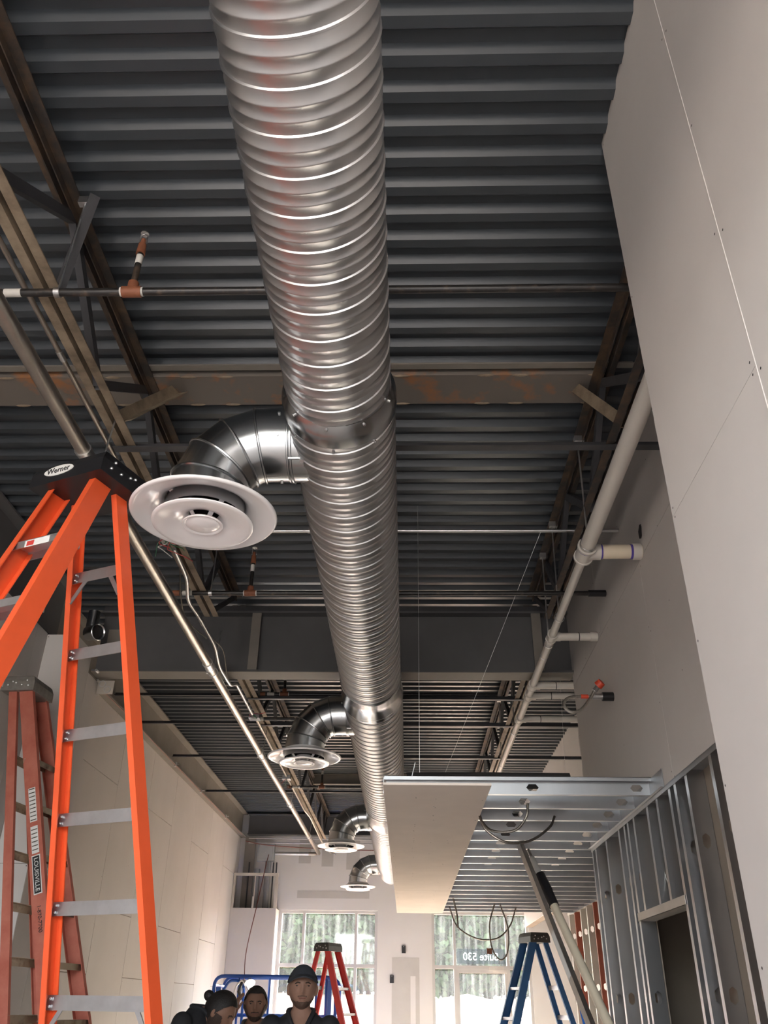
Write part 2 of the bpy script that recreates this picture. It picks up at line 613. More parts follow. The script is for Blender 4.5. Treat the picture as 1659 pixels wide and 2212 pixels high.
# near part of the left wall, set out a little, and the boxed-out column
wn_ = obj('wall_left', MB().box((XLN - 0.16, -2.4, 0), (XLN - 0.012, 6.34, Z(2.6))), 'drywall_back')
tag(wn_, 'near left wall of grey drywall behind the ladders', None, kind='structure')
rn = [(-2.4 + 1.22 * i, min(-2.4 + 1.22 * (i + 1), 6.34), a, b) for i in range(9) for a, b in ((0, 2.44), (2.44, Z(2.6))) if -2.4 + 1.22 * i < 6.33]
sheets(wn_, 'x', XLN - 0.012, 0.012, rn, 'drywall')
wbx = obj('wall_left', MB().box((-3.36, 6.352, 0), (-2.712, 6.72, Z(2.59))).box((-3.36, 6.72, 0), (-2.712, 6.98, Z(2.40))), 'drywall_back')
tag(wbx, 'boxed-out column wrapped in pale drywall against the left wall', None, kind='structure')
sheets(wbx, 'y', 6.352, -0.012, [(XLN, -2.70, 0, 2.44), (XLN, -2.70, 2.44, Z(2.59))], 'drywall_white')
sheets(wbx, 'x', -2.712, 0.012, [(6.345, 6.72, 0, 2.44), (6.345, 6.72, 2.44, Z(2.59)), (6.72, 6.98, 0, 2.44), (6.72, 6.98, 2.44, Z(2.40))], 'drywall')
screws(wbx, 'y', 6.338, [(XLN, -2.70, 0, 2.44), (XLN, -2.70, 2.44, Z(2.59))])

# upper strip behind the edge beams so no sky shows
wlu = obj('wall_left', MB().box((-3.72, -2.5, Z(2.3)), (-3.6, 17.2, 5.0)), 'beam_brown')
tag(wlu, 'dark upper parapet strip behind the left edge beam', None, kind='structure')
wl2 = obj('wall_left', MB().box((-3.6, -2.5, 0), (-3.4, 17.2, Z(2.3))), 'drywall_back')
tag(wl2, 'outer left wall hidden behind the drywall', None, kind='structure')

# ---- near right wall
wr = obj('wall_right', MB().box((XRN + 0.012, -2.4, 0), (XRN + 0.15, 2.308, DECK + 0.03)), 'drywall_back')
tag(wr, 'tall near right wall of smooth grey drywall up to the deck', None, kind='structure')
rr = [(1.58, 2.32, 0, 2.95), (1.58, 2.32, 2.95, DECK + .03), (0.36, 1.58, 0, 2.44), (0.36, 1.58, 2.44, DECK + .03), (-0.86, 0.36, 0, 2.44), (-0.86, 0.36, 2.44, DECK + .03),
      (-2.4, -0.86, 0, 2.44), (-2.4, -0.86, 2.44, DECK + .03)]
sheets(wr, 'x', XRN + 0.012, -0.012, rr, 'drywall', gap=0.0015)
screws(wr, 'x', XRN - 0.001, rr[:6])
obj('corner_bead', MB().tube([(XRN - 0.0005, 1.58, 0), (XRN - 0.0005, 1.58, DECK)], 0.0018, 6), 'drywall', wr)
sheets(wr, 'y', 2.308, 0.012, [(XRN, XRN + 0.16, 0, DECK + .03)], 'drywall')

# ---- recessed right wall above the stud wall
wru = obj('wall_right', MB().box((XR + 0.012, 1.0, Z(1.05)), (XR + 0.12, 6.83, DECK + 0.03)), 'drywall_back')
tag(wru, 'recessed upper right wall of grey drywall where the white pipes enter', None, kind='structure')
ru = [(1.0, 2.1, Z(1.05), Z(2.33)), (2.1, 4.54, Z(1.05), Z(2.33)), (4.54, 6.83, Z(1.05), Z(2.33)), (1.0, 3.3, Z(2.33), DECK + .03), (3.3, 5.7, Z(2.33), DECK + .03), (5.7, 6.83, Z(2.33), DECK + .03)]
sheets(wru, 'x', XR + 0.012, -0.012, ru, 'drywall', gap=0.003)
screws(wru, 'x', XR - 0.001, ru)
sheets(wru, 'y', 6.83, 0.012, [(XR, XR + 0.13, Z(1.05), DECK + .03)], 'drywall')
# broken hole beside the big pipe, a flat black patch painting its inner shade
obj('hole_shade', MB().add([(XR - 0.002, 4.42 + .05 * math.cos(a) * random.uniform(.6, 1.2), Z(2.47) + .055 * math.sin(a) * random.uniform(.5, 1.2)) for a in
                             [2 * math.pi * i / 11 for i in range(11)]], [tuple(range(11))]), 'dark_void', wru, smooth=0, fix=False)

# far right wall: upper drywall, outer shell
wrf = obj('wall_right', MB().box((XRF + 0.012, 6.83, Z(1.25)), (XRF + 0.14, YF, DECK + 0.03)), 'drywall_back')
tag(wrf, 'far right upper wall of pale drywall sheets under the deck', None, kind='structure')
rf = [(6.83 + 1.22 * i, min(6.83 + 1.22 * (i + 1), YF), Z(1.25), DECK + .03) for i in range(9) if 6.83 + 1.22 * i < YF - 0.01]
sheets(wrf, 'x', XRF + 0.012, -0.012, rf, 'drywall_white')
wro = obj('wall_right', MB().box((2.95, -2.5, 0), (3.1, 17.2, 5.0)), 'drywall')
tag(wro, 'outermost right wall of drywall behind the stud partitions', None, kind='structure')
wroom = obj('wall_right', MB().box((XR + 0.1, 6.84, 0), (2.95, 6.93, Z(1.05))).box((XR + 0.1, 3.0, 0), (2.95, 3.1, Z(1.0))).box((XR + .1, 3.0, Z(1.0)), (2.95, 6.93, Z(1.05))), 'drywall_back')
tag(wroom, 'dark closet walls behind the stud partition doorway', None, kind='structure')

# ---- front wall with the two storefront windows
ZH, ZT = Z(1.5), Z(0.60)
WIN = [(-2.36, -0.54), (0.45, 2.22)]
fw = MB()
fw.box((-3.4, YF, 0), (WIN[0][0], YF + 0.2, ZH)).box((WIN[0][1], YF, 0), (WIN[1][0], YF + 0.2, ZH)).box((WIN[1][1], YF, 0), (3.1, YF + 0.2, ZH))
fw.box((-3.72, YF, ZH), (3.1, YF + 0.2, 5.0))
wf = obj('wall_front', fw, 'drywall_white')
tag(wf, 'pale primed front wall around the two storefront windows', None, kind='structure')
for a in [(-2.06, -1.83, 2.30, 2.72), (-1.62, -1.40, 2.25, 2.74), (-1.15, -0.9, 2.2, 2.74), (-0.55, -0.35, 2.2, 2.74)]:
    obj('mud_patch', MB().box((a[0], YF - 0.003, Z(a[2])), (a[1], YF, Z(a[3]))), 'mud', wf, smooth=0)
obj('mud_patch', MB().box((-2.05, YF - 0.003, Z(1.70)), (-0.70, YF, Z(1.83))), 'mud', wf, smooth=0)
obj('mud_patch', MB().box((-0.27, YF - 0.003, 0.3), (0.22, YF, Z(0.74))), 'mud', wf, smooth=0)
obj('mud_patch', MB().box((0.06, YF - 0.004, 0.3), (0.15, YF - 0.003, Z(0.45))), 'drywall_white', wf, smooth=0)
for x, h in ((-0.06, 0.87), (-0.27, 0.40)):
    t = obj('outlet_box', MB().box((x - 0.035, YF - 0.02, Z(h) - 0.06), (x + 0.035, YF, Z(h) + 0.06)), 'black_plastic', wf, smooth=0)
    obj('box_screw', MB().tube([(x, YF - 0.024, Z(h) + 0.045), (x, YF - 0.018, Z(h) + 0.045)], 0.006, 8), 'zinc', t)

# ---- unseen rear wall; wide doorway assumed and added to let daylight in
rw = MB()
rw.box((-3.72, -2.6, 0), (-2.8, -2.4, 5.0)).box((0.8, -2.6, 0), (3.1, -2.4, 5.0)).box((-2.8, -2.6, 4.0), (0.8, -2.4, 5.0))
wre = obj('wall_rear', rw, 'drywall')
tag(wre, 'unseen rear wall with a wide doorway added to let daylight in', None, kind='structure')


# ---- windows
def window(name, x0, x1, cols, label, door):
    root = thing(name, label, None, ((x0 + x1) / 2, YF + 0.1, 0), kind='structure')
    yc = YF + 0.09
    fwid = 0.05

    def fr(nm, a, b, m='alum_frame'):
        return obj(nm, MB().box(a, b), m, root, smooth=0)
    fr('jamb', (x0, yc - 0.05, 0), (x0 + fwid, yc + 0.05, ZH))
    fr('jamb', (x1 - fwid, yc - 0.05, 0), (x1, yc + 0.05, ZH))
    fr('head', (x0 + fwid, yc - 0.05, ZH - fwid), (x1 - fwid, yc + 0.05, ZH))
    fr('sill', (x0 + fwid, yc - 0.05, 0), (x1 - fwid, yc + 0.05, 0.08))
    for c in cols:
        fr('mullion', (c - fwid / 2, yc - 0.05, 0.08), (c + fwid / 2, yc + 0.05, ZH - fwid))
    edges = [x0 + fwid] + [e for c in cols for e in (c - fwid / 2, c + fwid / 2)] + [x1 - fwid]
    for k in range(0, len(edges), 2):
        a, b = edges[k], edges[k + 1]
        fr('transom', (a, yc - 0.05, ZT - 0.03), (b, yc + 0.05, ZT + 0.03))
        up_ = obj('pane', MB().box((a, yc - 0.004, ZT + 0.03), (b, yc + 0.004, ZH - fwid)), 'glass_dusty', root, smooth=0)
        if door and k == 2:
            lf = obj('door_leaf', MB().box((a, yc - 0.03, 0.02), (a + 0.05, yc + 0.03, ZT - 0.03)).box((b - 0.05, yc - 0.03, 0.02), (b, yc + 0.03, ZT - 0.03))
                     .box((a + .05, yc - 0.03, 0.02), (b - .05, yc + 0.03, 0.25)).box((a + .05, yc - 0.03, ZT - 0.09), (b - .05, yc + 0.03, ZT - 0.03)), 'alum_frame', root, smooth=0)
            obj('pane', MB().box((a + .05, yc - 0.004, 0.25), (b - .05, yc + 0.004, ZT - 0.09)), 'glass_clear', lf, smooth=0)
            cl = obj('door_closer', MB().box((b - 0.33, yc - 0.10, ZT - 0.04), (b - 0.06, yc - 0.03, ZT + 0.02)), 'white_paint', root, smooth=0)
            obj('closer_arm', MB().bar((b - 0.25, yc - 0.09, ZT - 0.06), (b - 0.02, yc - 0.16, ZT - 0.09), 0.03, 0.02), 'white_paint', cl)
            obj('push_bar', MB().tube([(a + .06, yc - 0.07, 1.05), (b - .06, yc - 0.07, 1.05)], 0.015, 8), 'zinc', lf)
        else:
            fr('mid_rail', (a, yc - 0.05, 0.08), (b, yc + 0.05, 0.16))
            obj('pane', MB().box((a, yc - 0.004, 0.16), (b, yc + 0.004, ZT - 0.03)), 'glass_dusty', root, smooth=0)
    # drywall return around the opening
    return root


w1 = window('window_1', WIN[0][0], WIN[0][1], [-1.90, -0.935], 'left storefront window with dusty streaked panes', False)
w2 = window('window_2', WIN[1][0], WIN[1][1], [0.86, 1.815], 'right storefront window with a glass door and suite lettering', True)


def text_mesh(s, size, name):
    c = bpy.data.curves.new(name, 'FONT')
    c.body = s
    c.size = size
    c.extrude = 0.001
    c.align_x = 'CENTER'
    c.align_y = 'CENTER'
    o = bpy.data.objects.new(name, c)
    col.objects.link(o)
    dg = bpy.context.evaluated_depsgraph_get()
    me = bpy.data.meshes.new_from_object(o.evaluated_get(dg))
    bpy.data.objects.remove(o)
    return me


# lettering faces outdoors, so it reads mirrored from inside
tm = text_mesh('Suite 530', 0.17, 'suite_lettering')
tm.materials.clear()
tm.materials.append(M['text_white'])
tm.transform(Matrix.Translation((1.33, YF + 0.098, ZT + 0.17)) @ Matrix.Rotation(R(180), 4, 'Z') @ Matrix.Rotation(R(90), 4, 'X') @ Matrix.Translation((0, 0, 0)))
tm.transform(Matrix.Translation(-WLOC['window_2']))
obj('suite_lettering', tm, 'text_white', w2)
obj('lettering_band', MB().box((0.90, YF + 0.0955, ZT + 0.06), (1.77, YF + 0.0965, ZT + 0.30)), 'backing_tint', w2, smooth=0)  # added dark sheet standing for the dim view behind the letters

# ================================================================== STEEL
def steel_beam(name, p0, p1, d, bf, m, label, group=None, tf=0.018, tw=0.012):
    t = thing(name, label, 'beam', p0, group)
    p0, p1 = Vector(p0), Vector(p1)
    obj('beam_section', MB().ext(I_prof(d, bf, tf, tw), p0, p1), m, t, smooth=0)
    return t


big = steel_beam('girder', (-2.70, 6.86, Z(2.99)), (XR + 0.10, 6.86, Z(2.99)), 0.56, 0.19, 'beam_grey', 'deep dark grey steel girder crossing under the deck')
obj('bottom_flange', MB().box((-2.70, 6.762, Z(2.425)), (XR, 6.958, Z(2.43))), 'beam_brown', big, smooth=0)
obj('stiffener', MB().box((-1.36, 6.77, Z(2.45)), (-1.28, 6.79, Z(2.99))), 'beam_brown', big, smooth=0)
obj('stiffener', MB().box((1.09, 6.77, Z(2.45)), (1.17, 6.79, Z(2.99))), 'beam_brown', big, smooth=0)
obj('top_cap', MB().box((-2.7, 6.80, Z(2.99)), (XR, 6.92, Z(3.05))), 'web', big, smooth=0)

lb = steel_beam('edge_beam', (-3.20, 6.96, Z(3.19)), (-3.20, YF - 0.02, Z(3.19)), 0.44, 0.20, 'beam_brown', 'dusty brown steel edge beam above the long left wall')
ln = steel_beam('edge_beam', (-3.05, -2.38, Z(3.19)), (-3.05, 6.72, Z(3.19)), 0.58, 0.20, 'beam_grey', 'dark steel edge beam above the near left wall')
fb = steel_beam('front_beam', (-3.05, YF - 0.12, Z(3.15)), (3.0, YF - 0.12, Z(3.15)), 0.37, 0.18, 'beam_grey', 'dark steel beam across the top of the front wall')
cl = thing('corner_column', 'dark steel column in the far left corner of the room', 'column', (-3.02, YF - 0.14, 0))
obj('column_section', MB().ext(I_prof(0.2, 0.2, 0.014, 0.01), (-3.0, YF - 0.06, 0), (-3.0, YF - 0.06, Z(2.75)), side=(1, 0, 0)), 'beam_brown', cl, smooth=0)

# flat rusty plate between the joists, with a thin angle beside it
rp = thing('bearing_plate', 'rusty primed steel plate running between the joists under the deck', 'plate', (-3.0, 3.88, Z(3.14)))
obj('plate', MB().box((-3.0, 3.745, Z(3.135)), (1.14, 4.01, Z(3.199))), 'rust', rp, smooth=0)
wd = MB()
for x in [-2.7 + 0.34 * i + random.uniform(-.1, .1) for i in range(12)]:
    for yy in (3.748, 4.006):
        wd.ball((x, yy, Z(3.134)), (0.05, 0.01, 0.008), 8, 4)
o = obj('weld_beads', wd, 'chord_tan', rp)
o['kind'] = 'stuff'
ta = thing('edge_angle', 'thin pale steel angle beside the rusty plate', 'angle', (-3.0, 3.70, Z(3.15)))
obj('angle', MB().ext(L_prof(0.045, 0.045, 0.005), (-3.0, 3.71, Z(3.15)), (1.3, 3.71, Z(3.15))), 'beam_brown', ta, smooth=0)
rb = thing('joist_girder', 'brown steel channel crossing between far joists behind the duct', 'beam', (-1.1, 13.6, Z(3.1)))
obj('channel', MB().ext(C_prof(0.06, 0.16, 0.008), (-1.5, 13.7, Z(3.03)), (1.1, 13.7, Z(3.03))), 'beam_brown', rb, smooth=0)


def joist(x, y0, y1, b0, b1, label, tone, phase=0.0):
    t = thing('bar_joist', label, 'joist', (x, y0, Z(3.1)), 'open web roof joists')
    zt, zb = Z(3.13), Z(2.61)
    for s in (-1, 1):
        obj('top_chord', MB().ext([(s * 0.012, 0), (s * 0.062, 0), (s * 0.062, -0.006), (s * 0.018, -0.006), (s * 0.018, -0.05), (s * 0.012, -0.05)],
                                  (x, y0, zt), (x, y1, zt)), 'chord', t, smooth=0)
        obj('bottom_chord', MB().ext([(s * 0.012, 0), (s * 0.056, 0), (s * 0.056, 0.006), (s * 0.018, 0.006), (s * 0.018, 0.045), (s * 0.012, 0.045)],
                                     (x, b0, zb), (x, b1, zb)), tone, t, smooth=0)
    y = b0 + phase
    up_ = True
    seg = 0.62
    while y < b1 - 0.05:
        ya, yb = y, min(y + seg, b1)
        a, b = (zb + 0.02, zt - 0.03) if up_ else (zt - 0.03, zb + 0.02)
        obj('web_diagonal', MB().bar((x, ya, a), (x, yb, b), 0.034, 0.050), 'web', t)
        y += seg
        up_ = not up_
    obj('end_diagonal', MB().bar((x, b1 - 0.05, zb + 0.02), (x, y1 - 0.05, zt - 0.04), 0.022, 0.038), 'web', t)
    return t


joist(-1.53, -2.3, 6.76, -1.98, 6.02, 'near left open web joist with rusty chords', 'chord_tan', 0.22)
joist(1.13, -2.3, 6.76, -2.0, 6.05, 'near right open web joist beside the white pipe', 'chord', 0.2)
joist(-1.53, 6.96, 16.8, 7.3, 16.2, 'far left open web joist beyond the girder', 'chord_tan', 0.1)
joist(1.12, 6.96, 16.8, 7.3, 16.2, 'far right open web joist beyond the girder', 'chord_tan', 0.3)


def strut(name, p0, p1, w, m, label, cat='brace', t=0.005):
    r = thing(name, label, cat, p0)
    obj('leg', MB().ext(L_prof(w, w, t), p0, p1), m, r, smooth=0)
    return r


strut('knee_brace', (-1.50, 3.50, Z(2.62)), (-1.36, 3.90, Z(3.13)), 0.065, 'chord_tan', 'short angled brace from left joist to rusty plate')
strut('knee_brace', (1.12, 3.56, Z(2.62)), (0.98, 3.90, Z(3.13)), 0.065, 'chord_tan', 'short angled brace from right joist to rusty plate')
strut('cross_brace', (-1.50, 2.62, Z(2.63)), (-1.36, 2.45, Z(3.08)), 0.045, 'web', 'thin dark brace inside the near left joist')


def bridging(y, h, x0, x1, m, label, r=0.022):
    t = thing('bridging_bar', label, 'brace', (x0, y, Z(h)), 'horizontal bridging bars')
    obj('bar', MB().ext(L_prof(r * 2, r * 2, 0.005), (x0, y, Z(h)), (x1, y, Z(h))), m, t, smooth=0)
    return t


bridging(3.74, 2.60, -1.60, XR - 0.005, 'web', 'dark bridging bar just past the rusty plate', 0.026)
bridging(8.06, 2.60, -1.58, XRF - 0.005, 'web', 'dark bridging bar first past the girder, low')
bridging(8.98, 2.60, -1.58, XRF - 0.005, 'web', 'dark bridging bar second past the girder, low', 0.026)
bridging(10.34, 2.60, -1.58, XRF - 0.005, 'web', 'dark bridging bar third past the girder, low')
for yy, lab in ((8.81, 'nearest'), (9.86, 'second'), (11.42, 'third'), (13.59, 'farthest')):
    bridging(yy, 2.88, -3.19, -0.6, 'web', 'thin dark bar reaching the left edge beam, %s of four' % lab, 0.018)

# ================================================================== SPIRAL DUCT
DX, DZ = -0.27, Z(2.12)


def spiral(y0, y1, r, n=64, pitch=0.128):
    rows = []
    for c, h, w in ((0, 0.0048, 0.0065), (pitch / 3, 0.0022, 0.006), (2 * pitch / 3, 0.0022, 0.006)):
        rows += [(c - w, 0), (c - w * 0.45, h), (c + w * 0.45, h), (c + w, 0)]
    k0 = int(math.floor(y0 / pitch)) - 1
    k1 = int(math.ceil(y1 / pitch)) + 2
    allr = [(k * pitch + a, b) for k in range(k0, k1 + 1) for a, b in rows]
    vs, fs = [], []
    for a, b in allr:
        for j in range(n + 1):
            t = j / n
            y = min(max(a - pitch * t, y0), y1)
            an = 2 * math.pi * t + math.pi / 2
            rr_ = r + b
            vs.append((DX + rr_ * math.cos(an), y, DZ + rr_ * math.sin(an)))
    m = n + 1
    for i in range(len(allr) - 1):
        for j in range(n):
            q = (i * m + j, i * m + j + 1, (i + 1) * m + j + 1, (i + 1) * m + j)
            ys = [vs[p][1] for p in q]
            if max(ys) - min(ys) < 1e-6:
                continue
            fs.append(q)
    mb = MB()
    mb.add(vs, fs)
    return mb


duct = thing('spiral_duct', 'large galvanized spiral duct running the length of the room', 'duct', (DX, -1.2, DZ - 0.21))
SEC = [(-1.2, 2.62, 0.207), (2.66, 6.17, 0.222), (6.32, 10.72, 0.236), (11.05, 16.35, 0.245)]
for a, b, r in SEC:
    obj('duct_section', spiral(a, b, r), 'duct', duct, smooth=50, fix=False)
obj('reducer', MB().lathe([(0.2075, 2.585), (0.216, 2.60), (0.230, 2.63), (0.2335, 2.655), (0.232, 2.70), (0.2225, 2.705)], 64, (DX, 0, DZ), (0, 1, 0)), 'branch', duct, smooth=40)
obj('reducer', MB().lathe([(0.2225, 5.98), (0.230, 5.985), (0.232, 6.00), (0.2255, 6.01), (0.232, 6.20), (0.242, 6.36), (0.245, 6.375), (0.2445, 6.39), (0.2365, 6.395)], 64, (DX, 0, DZ), (0, 1, 0)), 'branch', duct, smooth=40)
obj('reducer', MB().lathe([(0.2365, 10.45), (0.243, 10.455), (0.245, 10.47), (0.239, 10.48), (0.243, 10.9), (0.252, 11.12), (0.254, 11.14), (0.2455, 11.15)], 64, (DX, 0, DZ), (0, 1, 0)), 'branch', duct, smooth=40)
obj('end_cap', MB().lathe([(0.0, 16.36), (0.24, 16.36), (0.249, 16.355), (0.249, 16.30), (0.2455, 16.30)], 64, (DX, 0, DZ), (0, 1, 0)), 'branch', duct, smooth=40)
for a, r, y in ((-100, 0.214, 2.598), (-60, 0.214, 2.598), (-20, 0.214, 2.598), (-140, 0.214, 2.598), (-95, 0.226, 2.73), (-50, 0.226, 2.73), (-140, 0.226, 2.73)):
    c = V3(math.cos(R(a)), 0, math.sin(R(a)))
    p = V3(DX, y, DZ) + c * (r - 0.004)
    obj('screw', MB().tube([p, p + c * 0.012], 0.006, 8), 'zinc', duct)


# ---- elbow branches
def make_branch():
    t = thing('duct_branch', '', 'duct elbow', (0, 0, 0), 'galvanized elbow branches')
    r, rb = 0.165, 0.262
    cx, cz = -0.318, -rb            # bend centre relative to the duct axis
    n = 40
    e = r + 0.003

    def ring(th, rad):
        d = V3(-math.sin(th), 0, math.cos(th))
        c = V3(cx, 0, cz)
        return [c + d * (rb + rad * math.cos(2 * math.pi * j / n)) + V3(0, rad * math.sin(2 * math.pi * j / n), 0) for j in range(n)]

    def shell(rings, nm, m='branch'):
        mb = MB()
        vs = [p for q in rings for p in q]
        fs = [(i * n + j, i * n + (j + 1) % n, (i + 1) * n + (j + 1) % n, (i + 1) * n + j) for i in range(len(rings) - 1) for j in range(n)]
        mb.add(vs, fs)
        return obj(nm, mb, m, t, smooth=40)
    ths = [R(a) for a in (0, 22.5, 45, 67.5, 90)]
    base = ring(0, r)
    shell([[p + V3(0.20, 0, 0) for p in base], [p + V3(0.09, 0, 0) for p in base]], 'takeoff')
    shell([[p + V3(0.09, 0, 0) for p in base], base, ring(ths[1] * 0.5, r)], 'collar')
    gs = [ths[1] * 0.5, ths[1] * 1.5, ths[1] * 2.5, ths[1] * 3.5]
    for a, b in zip(gs[:-1], gs[1:]):
        shell([ring(a, r), ring(b, r)], 'gore')
    end = ring(R(90), r)
    shell([ring(gs[-1], r), end, [p + V3(0, 0, -0.10) for p in end]], 'drop_neck')
    for a in gs:
        pts = ring(a, e)
        obj('seam_bead', MB().tube(pts + [pts[0]], 0.0055, 6, caps=False), 'branch', t)
    for dx in (0.085, 0.098):
        pts = [p + V3(dx, 0, 0) for p in ring(0, e)]
        obj('seam_bead', MB().tube(pts + [pts[0]], 0.005, 6, caps=False), 'branch', t)
    hr = MB().tube([(cx + 0.09, -0.10, cz + rb - 0.139), (cx + 0.16, -0.10, cz + rb - 0.139)], 0.006, 8)
    hd = obj('damper_handle', hr, 'zinc', t)
    obj('wing_nut', MB().tube([(cx + 0.15, -0.10, cz + rb - 0.13), (cx + 0.15, -0.115, cz + rb - 0.165)], 0.01, 8), 'zinc', hd)
    for a in (70, 110, 200):
        p = V3(cx + 0.045, -r * math.sin(R(a)), cz + rb + r * math.cos(R(a)))
        d = V3(0, -math.sin(R(a)), math.cos(R(a)))
        obj('screw', MB().tube([p - d * 0.002, p + d * 0.008], 0.006, 8), 'zinc', t)
    return t


def make_diffuser():
    t = thing('round_diffuser', '', 'air diffuser', (0, 0, 0), 'white round ceiling diffusers')
    obj('outer_cone', MB().lathe([(0.166, 0.072), (0.167, 0.066), (0.172, 0.055), (0.195, 0.035), (0.225, 0.022), (0.262, 0.012), (0.285, 0.004), (0.296, 0.0005), (0.303, 0.002),
                                  (0.307, 0.007), (0.306, 0.012), (0.300, 0.012), (0.29, 0.012), (0.262, 0.020), (0.225, 0.030), (0.195, 0.043), (0.176, 0.06), (0.170, 0.072)], 64), 'white_enamel', t, smooth=50)
    inn = obj('inner_cone', MB().lathe([(0.062, 0.046), (0.068, 0.028), (0.085, 0.012), (0.12, -0.002), (0.16, -0.010), (0.190, -0.015), (0.203, -0.016), (0.209, -0.013), (0.210, -0.008),
                                        (0.203, -0.007), (0.185, -0.005), (0.16, 0.000), (0.12, 0.009), (0.092, 0.021), (0.076, 0.034), (0.070, 0.046)], 56, (0, 0, -0.028)), 'white_enamel', t, smooth=50)
    obj('centre_cup', MB().lathe([(0.0, -0.012), (0.03, -0.0105), (0.058, -0.005), (0.070, 0.0), (0.076, -0.004), (0.083, -0.004), (0.085, 0.001), (0.081, 0.006), (0.070, 0.007), (0.03, 0.004), (0.0, 0.003)], 40,
                                 (0, 0, -0.040)), 'white_enamel', t, smooth=50)
    for k in range(4):
        a = R(45 + 90 * k)
        c, s = math.cos(a), math.sin(a)
        obj('bracket', MB().bar((0.10 * c, 0.10 * s, -0.005), (0.168 * c, 0.168 * s, 0.062), 0.022, 0.004), 'white_enamel', t)
        obj('bracket', MB().bar((0.03 * c, 0.03 * s, -0.034), (0.068 * c, 0.068 * s, 0.012), 0.02, 0.004), 'white_enamel', t)
    obj('damper_blade', MB().box((-0.15, -0.004, 0.13), (0.15, 0.004, 0.16)), 'galv', t)
    return t


BR = make_branch()
DF = make_diffuser()
YS = [3.0, 6.98, 11.45, 15.75]
where = ['nearest, by the orange ladder', 'second along the duct, past the girder', 'third along the duct', 'farthest, close to the front wall']
for i, yy in enumerate(YS):
    b = BR if i == 0 else copy_tree(BR)
    b.location = (DX, yy, DZ)
    b['label'] = 'gored galvanized elbow dropping from the spiral duct, ' + where[i]
    d = DF if i == 0 else copy_tree(DF)
    d.location = (DX - 0.58, yy, Z(1.755))
    d['label'] = 'white round cone diffuser on its elbow, ' + where[i]

# ================================================================== PIPES AND CONDUIT
pv = thing('drain_pipe', 'white plastic drain pipe running along the right joist', 'pipe', (1.07, 1.2, Z(2.36)))
PX, PZ = 1.075, Z(2.36)
TEES = [4.46, 5.80, 6.90, 7.17, 7.86]
obj('pipe_length', MB().tube([(PX, 0.8, PZ), (PX, 4.40, PZ)], 0.0445, 24), 'pvc', pv)
obj('pipe_length', MB().tube([(PX, 4.50, PZ), (PX, 5.78, PZ)], 0.0275, 20), 'pvc', pv)
obj('pipe_length', MB().tube([(PX, 5.80, PZ), (PX, 10.9, PZ)], 0.031, 20), 'pvc', pv)
for i, ty in enumerate(TEES):
    rr_ = 0.052 if i == 0 else 0.036
    tee = obj('tee_fitting', MB().tube([(PX, ty - 1.15 * rr_, PZ), (PX, ty + 1.15 * rr_, PZ)], rr_, 24).tube([(PX, ty, PZ), (PX + 1.7 * rr_, ty, PZ)], rr_ * 0.96, 24), 'pvc', pv)
    for s in (-1, 1):
        obj('tee_lip', MB().lathe([(rr_ * 0.9, -0.008), (rr_ * 1.12, -0.008), (rr_ * 1.12, 0.008), (rr_ * 0.9, 0.008)], 24, (PX, ty + s * 1.3 * rr_, PZ), (0, 1, 0), closed=True), 'pvc', tee)
    xe = XR - 0.001 if i < 2 else XRF - 0.001
    obj('branch_pipe', MB().tube([(PX + 1.5 * rr_, ty, PZ), (xe, ty, PZ)], rr_ * 0.83, 24), 'pvc_cream' if i == 0 else 'pvc', pv)
    obj('wall_collar', MB().lathe([(rr_ * 0.8, -0.03), (rr_ * 0.97, -0.03), (rr_ * 0.97, 0.02), (rr_ * 0.8, 0.02)], 24, (xe - 0.025, ty, PZ), (1, 0, 0), closed=True), 'pvc', pv)
    if i == 0:
        for xx in (PX + 1.75 * rr_, xe - 0.06):
            obj('primer_band', MB().lathe([(0.043, -0.008), (0.0455, -0.008), (0.0455, 0.008), (0.043, 0.008)], 24, (xx, ty, PZ), (1, 0, 0), closed=True), 'purple', pv)
        obj('primer_band', MB().lathe([(0.0515, -0.003), (0.0535, -0.003), (0.0535, 0.003), (0.0515, 0.003)], 24, (PX, ty - 0.05, PZ), (0, 1, 0), closed=True), 'purple', pv)
    else:
        xm = (PX + XR) / 2 + 0.03
        obj('strap_band', MB().lathe([(rr_ * .8, -.003), (rr_ * .87, -.003), (rr_ * .87, .003), (rr_ * .8, .003)], 20, (xm, ty, PZ), (1, 0, 0), closed=True), 'dark_void', pv)
obj('strap_band', MB().lathe([(0.030, -.006), (0.0325, -.006), (0.0325, .006), (0.030, .006)], 20, (PX, 6.2, PZ), (0, 1, 0), closed=True), 'zinc', pv)
for hy in (4.36, 5.45, 5.95, 8.3, 9.6):
    rd = thing('hanger_rod', 'thin threaded rod holding the white drain pipe at %s' % {4.36: 'its first tee', 5.45: 'its thin stretch', 5.95: 'its second tee', 8.3: 'the last tee', 9.6: 'its far end'}[hy], 'rod', (PX, hy, PZ), 'pipe hanger rods')
    obj('rod', MB().tube([(PX, hy, PZ + 0.03), (PX + 0.01, hy - 0.02, Z(3.10))], 0.0055, 6), 'zinc', rd)
    obj('hanger_ring', MB().lathe([(0.047 if hy < 4.5 else 0.033, -.006), (0.050 if hy < 4.5 else 0.036, -.006), (0.050 if hy < 4.5 else 0.036, .006), (0.047 if hy < 4.5 else 0.033, .006)], 20, (PX, hy, PZ), (0, 1, 0), closed=True), 'zinc', rd)
    obj('beam_clamp', MB().box((PX - 0.01, hy - 0.04, Z(3.08)), (PX + 0.05, hy, Z(3.12))), 'zinc', rd, smooth=0)


